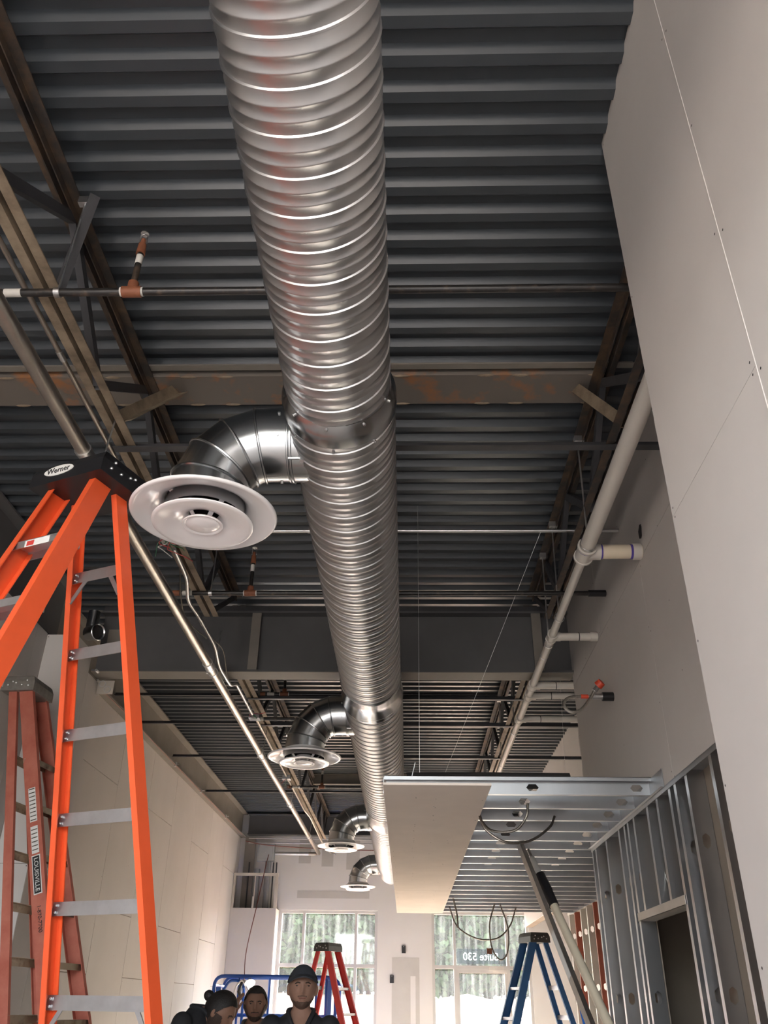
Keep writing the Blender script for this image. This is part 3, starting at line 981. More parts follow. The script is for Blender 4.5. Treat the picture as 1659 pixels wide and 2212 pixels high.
def sprinkler(y, h, x0, x1, xt, label, uph=0.29, hang=None):
    t = thing('sprinkler_pipe', label, 'pipe', (x0, y, Z(h)), 'black sprinkler branch pipes')
    obj('pipe', MB().tube([(x0, y, Z(h)), (x1, y, Z(h))], 0.017, 16), 'black_pipe', t)
    obj('end_cap', MB().tube([(x0 - 0.01, y, Z(h)), (x0 + 0.04, y, Z(h))], 0.021, 14), 'fitting', t)
    obj('paint_smear', MB().tube([(x0 + 0.06, y, Z(h)), (x0 + 0.13, y, Z(h))], 0.0178, 14), 'white_paint', t)
    if xt is not None:
        tee = obj('tee', MB().tube([(xt - 0.04, y, Z(h)), (xt + 0.04, y, Z(h))], 0.0235, 16).tube([(xt, y, Z(h)), (xt, y, Z(h) + 0.05)], 0.0225, 16), 'fitting', t)
        for s in (-1, 1):
            obj('sealant_ring', MB().tube([(xt + s * 0.04, y, Z(h)), (xt + s * 0.048, y, Z(h))], 0.0195, 14), 'white_paint', tee)
        obj('riser', MB().tube([(xt, y, Z(h) + 0.04), (xt, y, Z(h) + uph - 0.06)], 0.014, 14), 'black_pipe', t)
        obj('paint_smear', MB().tube([(xt, y, Z(h) + uph * 0.55), (xt, y, Z(h) + uph * 0.72)], 0.0150, 14), 'white_paint', t)
        obj('reducer_cup', MB().tube([(xt, y, Z(h) + uph * 0.76), (xt, y, Z(h) + uph * 0.96)], [0.020, 0.017], 14), 'fitting', t)
        hd = obj('sprinkler_head', MB().tube([(xt, y, Z(h) + uph * 0.96), (xt, y, Z(h) + uph + 0.02)], 0.010, 10), 'fitting', t)
        obj('head_frame', MB().tube([(xt - .016, y, Z(h) + uph), (xt - .014, y, Z(h) + uph + .045), (xt, y, Z(h) + uph + .055), (xt + .014, y, Z(h) + uph + .045), (xt + .016, y, Z(h) + uph)], 0.003, 6), 'zinc', hd)
        obj('deflector', MB().tube([(xt, y, Z(h) + uph + .054), (xt, y, Z(h) + uph + .057)], 0.018, 12), 'zinc', hd)
    if hang is not None:
        obj('hanger_clip', MB().lathe([(0.017, -.012), (0.021, -.012), (0.021, .012), (0.017, .012)], 14, (hang, y, Z(h)), (1, 0, 0), closed=True), 'zinc', t)
        obj('hanger_rod', MB().tube([(hang, y, Z(h) + 0.018), (hang + 0.01, y, Z(3.09))], 0.005, 6), 'zinc', t)
        obj('rod_clamp', MB().box((hang - 0.02, y - 0.015, Z(3.06)), (hang + 0.03, y + 0.015, Z(3.10))), 'zinc', t, smooth=0)
    return t


sprinkler(2.47, 2.52, -1.72, XR - 0.002, -1.13, 'black sprinkler pipe crossing nearest, in front of the duct bend', 0.29, -1.44)
sprinkler(5.39, 2.52, -1.66, XR - 0.002, -1.115, 'black sprinkler pipe crossing just before the girder', 0.31, -1.40)
sprinkler(8.43, 2.52, -1.60, -1.05, None, 'short black sprinkler stub just past the girder')
sprinkler(8.06, 2.66, -1.45, 0.9, -1.22, 'black sprinkler pipe above the second elbow', 0.25)
sprinkler(11.53, 2.52, -1.60, 0.9, -1.145, 'black sprinkler pipe over the third elbow, farthest', 0.30, -1.45)
c = thing('wall_sleeve', 'short black sleeve around the sprinkler pipe at the wall', 'sleeve', (1.3, 5.39, Z(2.52)))
obj('sleeve', MB().lathe([(0.018, -0.06), (0.024, -0.06), (0.024, 0.06), (0.018, 0.06)], 16, (XR - 0.065, 5.39, Z(2.52)), (1, 0, 0), closed=True), 'black_plastic', c)

e = thing('thin_conduit', 'thin shiny conduit crossing the room behind the spiral duct', 'conduit', (-0.9, 4.85, Z(2.72)))
obj('conduit', MB().tube([(-1.6, 4.86, Z(2.73)), (XR - 0.002, 4.86, Z(2.73))], 0.0115, 12), 'zinc', e)
obj('coupling', MB().tube([(-0.66, 4.86, Z(2.73)), (-0.58, 4.86, Z(2.73))], 0.0145, 12), 'zinc', e)

# large conduit on the left
bc = thing('large_conduit', 'thick dusty steel conduit running along the left to the front wall', 'conduit', (-1.57, 0.5, Z(2.28)))


def bcp(y):
    t = (y - 2.5) / 14.4
    return V3(-1.555 - 0.11 * t * t, y, Z(2.285 + 0.17 * t * t))


obj('conduit', MB().tube([bcp(-1.5 + i * 0.92) for i in range(20)] + [bcp(16.6)], 0.035, 20), 'emt', bc)
obj('elbow', MB().tube(bent([bcp(16.55), V3(-1.67, 16.88, Z(2.455)), V3(-1.86, 16.9, Z(2.455))], 0.16, 8), 0.035, 16), 'emt', bc)
obj('wall_conduit', MB().tube([(-1.84, 16.9, Z(2.455)), (-2.50, 16.9, Z(2.455))], 0.032, 16), 'zinc', bc)
for cy in (3.32, 6.25, 9.0, 11.8, 14.6):
    d = (bcp(cy + 0.1) - bcp(cy)).normalized()
    p = bcp(cy)
    cp = obj('coupling', MB().tube([p - d * 0.06, p + d * 0.06], 0.0385, 20), 'zinc', bc)
    for s in (-0.05, 0.05):
        obj('coupling_nut', MB().tube([p + d * s - d * 0.012, p + d * s + d * 0.012], 0.0415, 12), 'zinc', cp)
    q_ = p + d * 0.17
    obj('strap_clamp', MB().tube([q_ - d * 0.01, q_ + d * 0.01], 0.040, 16).box((q_.x - 0.055, q_.y - 0.012, q_.z - 0.01), (q_.x - 0.03, q_.y + 0.012, q_.z + 0.01)), 'zinc', bc)
    obj('hanger_rod', MB().tube([q_ + V3(0, 0, 0.03), q_ + V3(0.03, 0, Z(2.66) - q_.z)], 0.005, 6), 'zinc', bc)

# small conduit clipped along the left joist, boxes and loose wires
sc = thing('small_conduit', 'slim conduit clipped to the bottom of the left joist', 'conduit', (-1.62, -2, Z(2.6)))
obj('conduit', MB().tube(bent([(-1.615, -2, Z(2.60)), (-1.615, 4.45, Z(2.60))], 0.1), 0.0125, 12), 'emt', sc)
for cy in (2.95, 4.1):
    obj('coupling', MB().tube([(-1.615, cy - 0.03, Z(2.6)), (-1.615, cy + 0.03, Z(2.6))], 0.0155, 12), 'zinc', sc)
s2 = thing('bent_conduit', 'bent shiny conduit dipping under the dark girder', 'conduit', (-1.5, 4.7, Z(2.5)))
obj('conduit', MB().tube(bent([(-1.50, 4.72, Z(2.52)), (-1.50, 5.10, Z(2.50)), (-1.575, 5.45, Z(2.49)), (-1.55, 5.72, Z(2.48)), (-1.50, 6.12, Z(2.41)), (-1.53, 6.46, Z(2.36)), (-1.515, 6.90, Z(2.35)), (-1.50, 7.05, Z(2.42)), (-1.55, 8.2, Z(2.5))], 0.10), 0.0135, 12), 'zinc', s2)
obj('coupling', MB().tube([(-1.545, 5.76, Z(2.474)), (-1.538, 5.83, Z(2.462))], 0.017, 12), 'zinc', s2)
obj('loose_wire', MB().tube(cat_curve([(-1.53, 5.0, Z(2.53)), (-1.58, 5.3, Z(2.44)), (-1.60, 5.6, Z(2.40)), (-1.53, 5.95, Z(2.40))], 6), 0.0045, 6), 'mc_cable', s2)
obj('loose_wire', MB().tube(cat_curve([(-1.50, 6.05, Z(2.43)), (-1.47, 6.3, Z(2.43)), (-1.49, 6.6, Z(2.34)), (-1.5, 6.8, Z(2.34))], 6), 0.004, 6), 'mc_cable', s2)
s3 = thing('bent_conduit', 'slim conduit along the far left joist to the front wall', 'conduit', (-1.55, 8.4, Z(2.5)))
obj('conduit', MB().tube(bent([(-1.56, 8.45, Z(2.54)), (-1.56, 11.0, Z(2.54)), (-1.56, 13.2, Z(2.54)), (-1.50, 13.5, Z(2.50)), (-1.47, 15.3, Z(2.42)), (-1.40, 16.5, Z(2.40)), (-1.30, 16.75, Z(2.5))], 0.2), 0.014, 10), 'emt', s3)


def jbox(p, label, wires):
    t = thing('junction_box', label, 'electrical box', p, 'open junction boxes')
    x, y, z = p
    obj('box', MB().box((x - 0.05, y - 0.05, z - 0.02), (x + 0.05, y + 0.05, z + 0.025)), 'galv', t, smooth=0)
    obj('cover_plate', MB().box((x - 0.055, y - 0.055, z - 0.026), (x + 0.055, y + 0.055, z - 0.0205)), 'galv', t, smooth=0)
    for i in range(wires):
        a = random.uniform(0, 6.28)
        q0 = V3(x + 0.03 * math.cos(a), y - 0.03, z - 0.02)
        pts = [q0]
        for j in range(4):
            pts.append(pts[-1] + V3(random.uniform(-.05, .07), random.uniform(-.05, .06), random.uniform(-.055, .02)))
        obj('wire', MB().tube(cat_curve(pts, 5), 0.0028, 5), ['wire_white', 'wire_green', 'wire_red', 'wire_blue'][i % 4], t)
    return t


jbox((-1.50, 4.60, Z(2.54)), 'open junction box spilling coloured wires behind the nearest diffuser', 11)
jbox((-1.545, 8.33, Z(2.51)), 'junction box on conduit just past the girder', 3)
jbox((-1.56, 11.05, Z(2.53)), 'junction box on conduit above the third elbow', 3)
jbox((-1.30, 16.6, Z(2.55)), 'junction box cluster near the front beam', 5)

# electrical cabinet and drain pipes in the far left corner
eb = thing('electrical_cabinet', 'grey metal pull box high on the front wall', 'electrical box', (-2.68, 16.9, Z(2.46)))
obj('cabinet_body', MB().box((-2.84, 16.86, Z(2.32)), (-2.52, 16.995, Z(2.63))), 'box_grey', eb, smooth=0)
obj('cabinet_door', MB().box((-2.81, 16.845, Z(2.35)), (-2.55, 16.858, Z(2.61))), 'box_grey', eb, smooth=0)
obj('door_screw', MB().tube([(-2.68, 16.835, Z(2.47)), (-2.68, 16.846, Z(2.47))], 0.008, 8), 'zinc', eb)
for x, lab in ((-2.82, 'left'), (-2.62, 'right')):
    g = thing('riser_pipe', 'grey vertical riser pipe in the open corner chase, %s of two' % lab, 'pipe', (x, 16.86, 0))
    obj('pipe', MB().tube([(x, 16.88, 0.02), (x, 16.88, Z(2.18 if x < -2.7 else 2.31))], 0.055, 16), 'drain_grey', g)
for i, x in enumerate((-2.52, -2.46, -2.98)):
    g = thing('thin_riser', 'thin dark conduit rising in the corner chase, %s' % ['middle', 'right', 'left'][i], 'conduit', (x, 16.9, 0))
    obj('pipe', MB().tube([(x, 16.9, 0.02), (x, 16.9, Z(2.3))], 0.012, 10), 'web', g)
wc = obj('wall_front', MB().box((XL + 0.001, 16.60, 0), (-2.38, 16.63, Z(1.49))), 'drywall')
tag(wc, 'drywall panel closing the lower corner chase beside the left window', None, kind='structure')
sheets(wc, 'y', 16.60, -0.01, [(XL + 0.002, -2.38, 0, 1.9), (XL + 0.002, -2.38, 1.9, Z(1.49))], 'drywall')
sheets(wc, 'x', -2.38, 0.01, [(16.61, 16.99, 0, Z(1.49))], 'drywall_white')
cf = thing('chase_frame', 'pale metal framing around the open corner chase', 'framing', (-2.8, 16.6, Z(1.49)))
obj('top_rail', MB().box((XL + 0.005, 16.59, Z(2.03)), (-2.37, 16.64, Z(2.075))), 'cream_stud', cf, smooth=0)
obj('upright', MB().box((-2.425, 16.59, Z(1.49)), (-2.37, 16.64, Z(2.03))), 'cream_stud', cf, smooth=0)
obj('upright', MB().box((XL + 0.005, 16.59, Z(1.49)), (XL + 0.045, 16.64, Z(2.03))), 'cream_stud', cf, smooth=0)
obj('hanging_strap', MB().box((-2.80, 16.60, Z(1.49)), (-2.785, 16.61, Z(2.03))).box((-2.82, 16.595, Z(1.49)), (-2.785, 16.61, Z(1.68))), 'cream_stud', cf, smooth=0)
fc = thing('front_pipes', 'pair of thin pale conduits crossing below the front beam', 'conduit', (-3, 16.75, Z(2.6)))
for h in (2.62, 2.70):
    obj('conduit', MB().tube([(-3.0, 16.72, Z(h)), (0.1, 16.74, Z(h - 0.01))], 0.012, 8), 'zinc', fc)
oc = obj('orange_cord', MB().tube(cat_curve([(-3.05, 16.66, Z(2.64)), (-2.7, 16.68, Z(2.58)), (-2.2, 16.69, Z(2.545)), (-1.6, 16.7, Z(2.52)), (-0.9, 16.7, Z(2.50)), (-0.4, 16.7, Z(2.50))], 6), 0.008, 6), 'orange_wire')
tag(oc, 'orange cord strung below the front beam', 'cord')
hc = obj('hanging_cord', MB().tube(cat_curve([(-2.61, 16.80, Z(2.42)), (-2.60, 16.5, Z(2.2)), (-2.55, 15.6, Z(1.5)), (-2.50, 14.6, Z(0.72)), (-2.42, 14.15, Z(0.30))], 8), 0.0075, 6), 'orange_wire')
tag(hc, 'dark red cord hanging from the pull box to the blue lift', 'cord')
pcd = obj('pink_wire', MB().tube(cat_curve([(-3.09, 7.2, Z(2.70)), (-3.10, 9, Z(2.735)), (-3.09, 11, Z(2.725)), (-3.10, 13, Z(2.735)), (-3.09, 16.5, Z(2.72))], 6), 0.005, 6), 'wire_pink')
tag(pcd, 'thin red wire running along the left beam flange', 'wire')
for i, yy in enumerate((8.0, 11.3, 12.9, 14.9)):
    cpn = thing('beam_clip', 'small zinc clip on the left beam flange, %s of four' % ['nearest', 'second', 'third', 'farthest'][i], 'clip', (-3.1, yy, Z(2.75)), 'beam clips')
    obj('clip', MB().box((-3.12, yy - 0.02, Z(2.725)), (-3.09, yy + 0.02, Z(2.78))), 'zinc', cpn, smooth=0)
    obj('clip_bolt', MB().tube([(-3.09, yy, Z(2.755)), (-3.05, yy, Z(2.755))], 0.008, 8), 'zinc', cpn)
cg = thing('conduit_bracket', 'galvanized bracket with knockouts where girder meets left wall', 'bracket', (-2.68, 6.99, Z(2.38)))
obj('plate', MB().box((-2.72, 6.985, Z(2.30)), (-2.56, 6.995, Z(2.42))), 'cream_stud', cg, smooth=0)
obj('ring', MB().lathe([(0.024, -.004), (0.03, -.004), (0.03, .004), (0.024, .004)], 16, (-2.66, 6.98, Z(2.39)), (0, 1, 0), closed=True), 'zinc', cg)
obj('ring', MB().lathe([(0.024, -.004), (0.03, -.004), (0.03, .004), (0.024, .004)], 16, (-2.61, 6.98, Z(2.34)), (0, 1, 0), closed=True), 'zinc', cg)
obj('connector', MB().tube([(-2.63, 6.75, Z(2.415)), (-2.63, 6.70, Z(2.415))], 0.012, 8), 'zinc', cg)
vt = thing('vent_stub', 'short dark galvanized vent elbow beside the left column', 'duct elbow', (-2.6, 6.5, Z(2.63)))
obj('stub', MB().lathe([(0.0, 0.06), (0.062, 0.05), (0.062, 0.0), (0.066, -0.06), (0.072, -0.065), (0.066, -0.07), (0.058, -0.06), (0.055, 0.0), (0.0, 0.03)], 24, (-2.60, 6.40, Z(2.63)), (-0.86, 0.5, 0.1)), 'branch', vt)
obj('throat_shade', MB().lathe([(0.0, 0.0), (0.056, 0.0), (0.056, 0.004), (0.0, 0.004)], 24, V3(-2.60, 6.40, Z(2.63)) - V3(-0.86, 0.5, 0.1) * 0.03, (-0.86, 0.5, 0.1)), 'dark_void', vt)  # flat black disc painting the shade inside the stub
obj('riser', MB().tube(bent([(-2.62, 6.42, Z(2.64)), (-2.66, 6.5, Z(2.66)), (-2.66, 6.5, Z(2.86))], 0.06), 0.05, 16), 'branch', vt)
obj('back_plate', MB().box((-2.60, 6.74, Z(2.62)), (-2.47, 6.75, Z(2.80))), 'beam_brown', vt, smooth=0)

# ---- flexible valve hose on the recessed wall
fh = thing('valve_hose', 'braided steel hose loop with red cap on the recessed wall', 'hose', (XR, 5.57, Z(1.83)))
obj('wall_stub', MB().tube([(XR, 5.57, Z(1.83)), (XR - 0.075, 5.57, Z(1.83))], 0.030, 16), 'black_plastic', fh)
obj('valve_body', MB().tube([(XR - 0.07, 5.57, Z(1.83)), (XR - 0.145, 5.57, Z(1.83))], 0.020, 14), 'zinc', fh)
obj('hose', MB().tube(cat_curve([(XR - 0.14, 5.57, Z(1.83)), (XR - 0.22, 5.57, Z(1.83)), (XR - 0.31, 5.56, Z(1.815)), (XR - 0.345, 5.55, Z(1.765)), (XR - 0.31, 5.54, Z(1.715)), (XR - 0.24, 5.54, Z(1.725)),
                                 (XR - 0.17, 5.55, Z(1.80)), (XR - 0.12, 5.55, Z(1.875)), (XR - 0.10, 5.55, Z(1.895))], 6), 0.011, 10), 'steel_hose', fh)
obj('hose_collar', MB().tube([(XR - 0.17, 5.57, Z(1.83)), (XR - 0.22, 5.57, Z(1.83))], 0.0145, 10), 'red_cap', fh)
obj('end_fitting', MB().tube([(XR - 0.13, 5.55, Z(1.86)), (XR - 0.095, 5.55, Z(1.90))], 0.018, 10), 'zinc', fh)
obj('red_cap', MB().tube([(XR - 0.10, 5.55, Z(1.90)), (XR - 0.075, 5.53, Z(1.92))], [0.032, 0.028], 12), 'red_cap', fh)

# ================================================================== METAL FRAMING
def c_member(L, h, fl, holes, sgn=1, a=0.036, b=0.019, lip=0.008, turn=None):
    """C-stud: length along local X, web height along Z at y=0, flanges towards sgn*Y; punched slots in the web"""
    mb = MB()
    xs = 0.0
    hm = h / 2
    ch = b * 0.8
    for c in holes:
        mb.add([(xs, 0, 0), (c - a, 0, 0), (c - a, 0, h), (xs, 0, h)], [(0, 1, 2, 3)])
        mb.add([(c - a, 0, 0), (c + a, 0, 0), (c + a, 0, hm), (c + a - ch, 0, hm - b), (c - a + ch, 0, hm - b), (c - a, 0, hm)], [(0, 1, 2, 3, 4, 5)])
        mb.add([(c - a, 0, h), (c + a, 0, h), (c + a, 0, hm), (c + a - ch, 0, hm + b), (c - a + ch, 0, hm + b), (c - a, 0, hm)], [(5, 4, 3, 2, 1, 0)])
        xs = c + a
    mb.add([(xs, 0, 0), (L, 0, 0), (L, 0, h), (xs, 0, h)], [(0, 1, 2, 3)])
    t = 0.0012
    for z0, z1 in ((0, t), (h - t, h)):
        mb.box((0, min(0, sgn * fl), z0), (L, max(0, sgn * fl), z1))
    for z0, z1 in ((t, lip), (h - lip, h - t)):
        y0, y1 = sorted((sgn * fl, sgn * (fl - t)))
        mb.box((0, y0, z0), (L, y1, z1))
    if turn == 'stud':       # length -> Z, web height -> X
        mb.v = [V3(p.z, p.y, p.x) for p in mb.v]
    return mb


cfr = thing('ceiling_frame', 'galvanized steel joist framing of the dropped ceiling at right', 'framing', (0, 4.7, Z(1.05)))
jn = c_member(XR + 0.115, 0.092, 0.036, [0.25, 0.85, 1.45], -1)
jme = jn.mesh('joist', smooth=0)
jme.materials.append(M['galv'])
jf = c_member(XRF + 0.115, 0.092, 0.036, [0.25, 0.85, 1.45, 2.05], -1)
jfe = jf.mesh('joist', smooth=0)
jfe.materials.append(M['galv'])
y = 5.0
k = 0
while y < 12.2:
    inst('joist', jme if y < 6.85 else jfe, cfr, (-0.12, y, Z(1.052)))
    y += 0.385
    k += 1
obj('rim_track', MB().box((-0.13, 4.955, Z(1.128)), (XR, 4.957, Z(1.150))).box((-0.13, 4.955, Z(1.148)), (XR, 5.0, Z(1.150))), 'galv', cfr, smooth=0)
obj('ledger_track', MB().box((XR - 0.004, 4.72, Z(1.05)), (XR - 0.001, 6.83, Z(1.145))).box((XR - 0.022, 4.72, Z(1.047)), (XR - 0.001, 6.83, Z(1.05))), 'galv', cfr, smooth=0)
obj('ledger_track', MB().box((XRF - 0.004, 6.94, Z(1.05)), (XRF - 0.001, 12.2, Z(1.145))), 'galv', cfr, smooth=0)
obj('end_track', MB().box((-0.135, 4.97, Z(1.055)), (-0.132, 12.2, Z(1.145))), 'galv', cfr, smooth=0)
obj('joist_clip', MB().bar((0.03, 4.98, Z(1.15)), (0.05, 4.98, Z(1.23)), 0.03, 0.003), 'galv', cfr, smooth=0)
obj('hanging_wire', MB().tube([(0.08, 5.3, Z(1.14)), (0.085, 5.3, Z(3.19))], 0.0015, 5), 'zinc', cfr)
obj('hanging_wire', MB().tube([(0.12, 6.6, Z(1.14)), (1.02, 5.5, Z(3.1))], 0.0012, 5), 'zinc', cfr)
obj('hanging_wire', MB().tube([(1.35, 7.4, Z(1.14)), (1.36, 7.0, Z(3.1))], 0.0012, 5), 'zinc', cfr)
fl_ = thing('dark_bundle', 'dark bundle lying on top of the dropped ceiling', 'insulation', (0.4, 5.27, Z(1.15)))
obj('bundle', MB().tube([(0.0, 5.27, Z(1.198)), (0.5, 5.27, Z(1.198)), (1.0, 5.27, Z(1.198))], [0.045, 0.05, 0.048], 12), 'dark_void', fl_)  # near-black tube along the dark band above the joists

sb = thing('soffit_board', 'long narrow strip of drywall screwed under the ceiling joists', 'drywall board', (0.165, 8.3, Z(1.037)))
for y0, y1 in ((4.68, 6.97), (6.974, 9.53), (9.534, 12.02)):
    obj('drywall_sheet', MB().box((-0.13, y0, Z(1.037)), (0.462, y1 - 0.002, Z(1.0495))), 'board_face', sb, smooth=0)
sw = MB()
for i in range(60):
    x, yy, s = random.choice([-0.1, 0.05, 0.17, 0.3, 0.44]) + random.uniform(-.01, .01), 4.72 + 7.2 * random.random(), 0.005
    sw.add([(x - s, yy, Z(1.0365)), (x, yy - s, Z(1.0365)), (x + s, yy, Z(1.0365)), (x, yy + s, Z(1.0365))], [(0, 1, 2, 3)])
o = obj('screw_heads', sw, 'dark_void', sb, smooth=0, fix=False)
o['kind'] = 'stuff'


def cable(name, pts, r, label):
    o = obj(name, MB().tube(cat_curve(pts, 8), r, 8), 'mc_cable')
    tag(o, label, 'cable', 'armoured cables hanging from the ceiling joists')
    return o


cable('armoured_cable', [(0.46, 5.55, Z(1.06)), (0.47, 5.5, Z(1.0)), (0.53, 5.45, Z(0.935)), (0.66, 5.4, Z(0.93)), (0.73, 5.35, Z(1.0)), (0.745, 5.35, Z(1.08))], 0.008, 'armoured cable looping from the board edge, shorter of two')
cable('armoured_cable', [(0.47, 5.62, Z(1.06)), (0.50, 5.6, Z(0.97)), (0.62, 5.6, Z(0.895)), (0.78, 5.65, Z(0.91)), (0.92, 5.7, Z(1.0)), (0.97, 5.75, Z(1.08))], 0.008, 'armoured cable looping wide below the joists, longer of two')
cable('armoured_cable', [(0.53, 11.5, Z(1.07)), (0.62, 11.5, Z(0.85)), (0.85, 11.5, Z(0.72)), (1.10, 11.5, Z(0.72)), (1.27, 11.5, Z(0.86)), (1.36, 11.5, Z(1.07))], 0.009, 'armoured cable drooping in front of the right window')
cable('armoured_cable', [(1.05, 11.0, Z(1.06)), (0.98, 11.0, Z(0.85)), (0.99, 11.0, Z(0.60)), (1.08, 11.0, Z(0.47)), (1.17, 11.0, Z(0.55)), (1.19, 11.0, Z(0.80)), (1.11, 11.0, Z(1.06))], 0.009, 'armoured cable hanging in a teardrop loop before the right window')
cable('armoured_cable', [(0.52, 10.39, Z(1.07)), (0.56, 10.39, Z(0.9)), (0.57, 10.39, Z(0.75))], 0.009, 'short straight cable end below the board corner')
ct = obj('cable_tag', MB().box((0.93, 10.98, Z(0.525)), (0.99, 10.985, Z(0.585))), 'fitting', smooth=0)
tag(ct, 'small reddish tag on the teardrop cable loop', 'tag')

# ---- near stud partition on the right
swl = thing('stud_wall', 'galvanized stud partition with a doorway on the right', 'stud wall', (XR, 5.3, 0))
st = c_member(Z(1.04), 0.089, 0.04, [0.45, 1.05, 1.65, 2.3], 1, turn='stud')
st_me = st.mesh('stud', smooth=0)
st_me.materials.append(M['stud_galv'])
STY = [2.5, 2.9, 3.3, 3.62, 3.94, 4.33, 4.53, 4.64, 5.62, 5.72, 5.88, 6.29, 6.66, 6.79]
for yy in STY:
    inst('stud', st_me, swl, (XR + 0.001, yy, 0.005))
cr_ = c_member(Z(1.04) - Z(0.50), 0.089, 0.04, [], 1, turn='stud')
cr_me = cr_.mesh('cripple_stud', smooth=0)
cr_me.materials.append(M['stud_galv'])
for yy in (4.90, 5.12, 5.46):
    inst('cripple_stud', cr_me, swl, (XR + 0.001, yy, Z(0.50)))
obj('door_header', MB().box((XR - 0.004, 4.66, Z(0.455)), (XR + 0.09, 5.66, Z(0.457))).box((XR - 0.004, 4.66, Z(0.455)), (XR - 0.002, 5.66, Z(0.50))).box((XR + 0.088, 4.66, Z(0.455)), (XR + 0.09, 5.66, Z(0.5))), 'cream_stud', swl, smooth=0)
obj('top_track', MB().box((XR - 0.003, 2.4, Z(1.022)), (XR - 0.001, 6.83, Z(1.05))).box((XR - 0.003, 2.4, Z(1.045)), (XR + 0.09, 6.83, Z(1.047))), 'galv', swl, smooth=0)
obj('bottom_track', MB().box((XR, 2.4, 0), (XR + 0.09, 4.66, 0.004)).box((XR, 5.62, 0), (XR + 0.09, 6.83, 0.004)), 'galv', swl, smooth=0)
obj('backing_board', MB().box((XR + 0.092, 2.4, 0), (XR + 0.104, 4.66, Z(1.05))).box((XR + 0.092, 5.64, 0), (XR + 0.104, 6.83, Z(1.05))).box((XR + 0.092, 4.66, Z(0.47)), (XR + 0.104, 5.64, Z(1.05))), 'drywall_back', swl, smooth=0)
obj('wire_drop', MB().tube(cat_curve([(XR + 0.05, 5.15, Z(0.75)), (XR + 0.05, 5.10, Z(0.62)), (XR + 0.05, 5.0, Z(0.53)), (XR + 0.05, 4.8, Z(0.50))], 6), 0.006, 6), 'mc_cable', swl)

# ---- far stud partition
sf_ = thing('stud_wall', 'far stud partition with red and pale studs near the windows', 'stud wall', (XRF, 9, 0))
s5 = c_member(Z(1.08), 0.089, 0.04, [0.6, 1.2, 1.8, 2.4], 1, turn='stud').mesh('stud', smooth=0)
s5.materials.append(M['cream_stud'])
s6 = s5.copy()
s6.materials.clear()
s6.materials.append(M['red_stud'])
for i in range(14):
    yy = 7.0 + 0.406 * i
    inst('stud', s6 if i in (1, 6, 9, 12) else s5, sf_, (XRF, yy, 0.005))
obj('top_track', MB().box((XRF - 0.003, 6.95, Z(1.06)), (XRF + 0.09, 12.4, Z(1.10))), 'cream_stud', sf_, smooth=0)
obj('door_header', MB().box((XRF - 0.01, 8.75, Z(0.40)), (XRF + 0.09, 9.65, Z(0.46))), 'label_white', sf_, smooth=0)
obj('wire_bundle', MB().tube(cat_curve([(XRF - 0.02, 9.6, Z(1.08)), (XRF - 0.06, 9.4, Z(0.9)), (XRF - 0.05, 9.2, Z(0.75)), (XRF, 8.7, Z(0.55)), (XRF, 8.4, Z(0.35))], 8), 0.011, 8), 'mc_cable', sf_)
obj('wire_bundle', MB().tube(cat_curve([(XRF - 0.05, 9.2, Z(0.75)), (XRF - 0.06, 8.9, Z(0.72)), (XRF - 0.02, 8.55, Z(0.6)), (XRF, 8.3, Z(0.42))], 8), 0.011, 8), 'mc_cable', sf_)

# ---- poles leaning on the ceiling joists
mp_ = thing('metal_stud_length', 'loose grey metal stud leaning up against the ceiling joists', 'metal stud', (1.34, 4.5, 0))
obj('stud', MB().ext(C_prof(0.032, 0.052, 0.002), (1.34, 4.5, 0.005), (0.822, 6.66, Z(1.035)), side=(1, 0.3, 0)), 'zinc', mp_, smooth=0)
obj('sticker', MB().ext([(-0.002, 0.004), (-0.0005, 0.004), (-0.0005, 0.048), (-0.002, 0.048)], V3(1.34, 4.5, 0.005).lerp(V3(0.822, 6.66, Z(1.035)), 0.66), V3(1.34, 4.5, 0.005).lerp(V3(0.822, 6.66, Z(1.035)), 0.76), side=(1, 0.3, 0)), 'label_white', mp_, smooth=0)
wp = thing('extension_pole', 'cream plastic pipe with black coupling leaning beside the metal stud', 'pole', (1.66, 4.75, 0))
pa, pb = V3(1.61, 4.78, 0.02), V3(0.925, 6.80, Z(1.03))
obj('pipe', MB().tube([pa, pa.lerp(pb, 0.86)], 0.030, 16), 'pvc_cream', wp)
obj('coupling', MB().tube([pa.lerp(pb, 0.84), pa.lerp(pb, 0.875), pa.lerp(pb, 0.88), pa.lerp(pb, 0.925)], [0.037, 0.037, 0.041, 0.037], 16), 'black_plastic', wp)
obj('inner_tube', MB().tube([pa.lerp(pb, 0.91), pa.lerp(pb, 0.975)], 0.022, 14), 'label_white', wp)
obj('tip', MB().tube([pa.lerp(pb, 0.97), pb], 0.013, 10), 'zinc', wp)
bh = thing('blue_handle', 'bright blue plastic handle standing by the metal stud', 'tool handle', (1.28, 6.3, 0))
obj('handle', MB().tube([(1.38, 6.0, 0.01), (1.17, 6.45, Z(-0.02)), (1.165, 6.46, Z(0.005))], [0.03, 0.03, 0.02], 12), 'bright_blue', bh)
obj('grip', MB().tube([(1.345, 6.075, 0.28), (1.30, 6.17, 0.63)], 0.034, 12), 'black_plastic', bh)


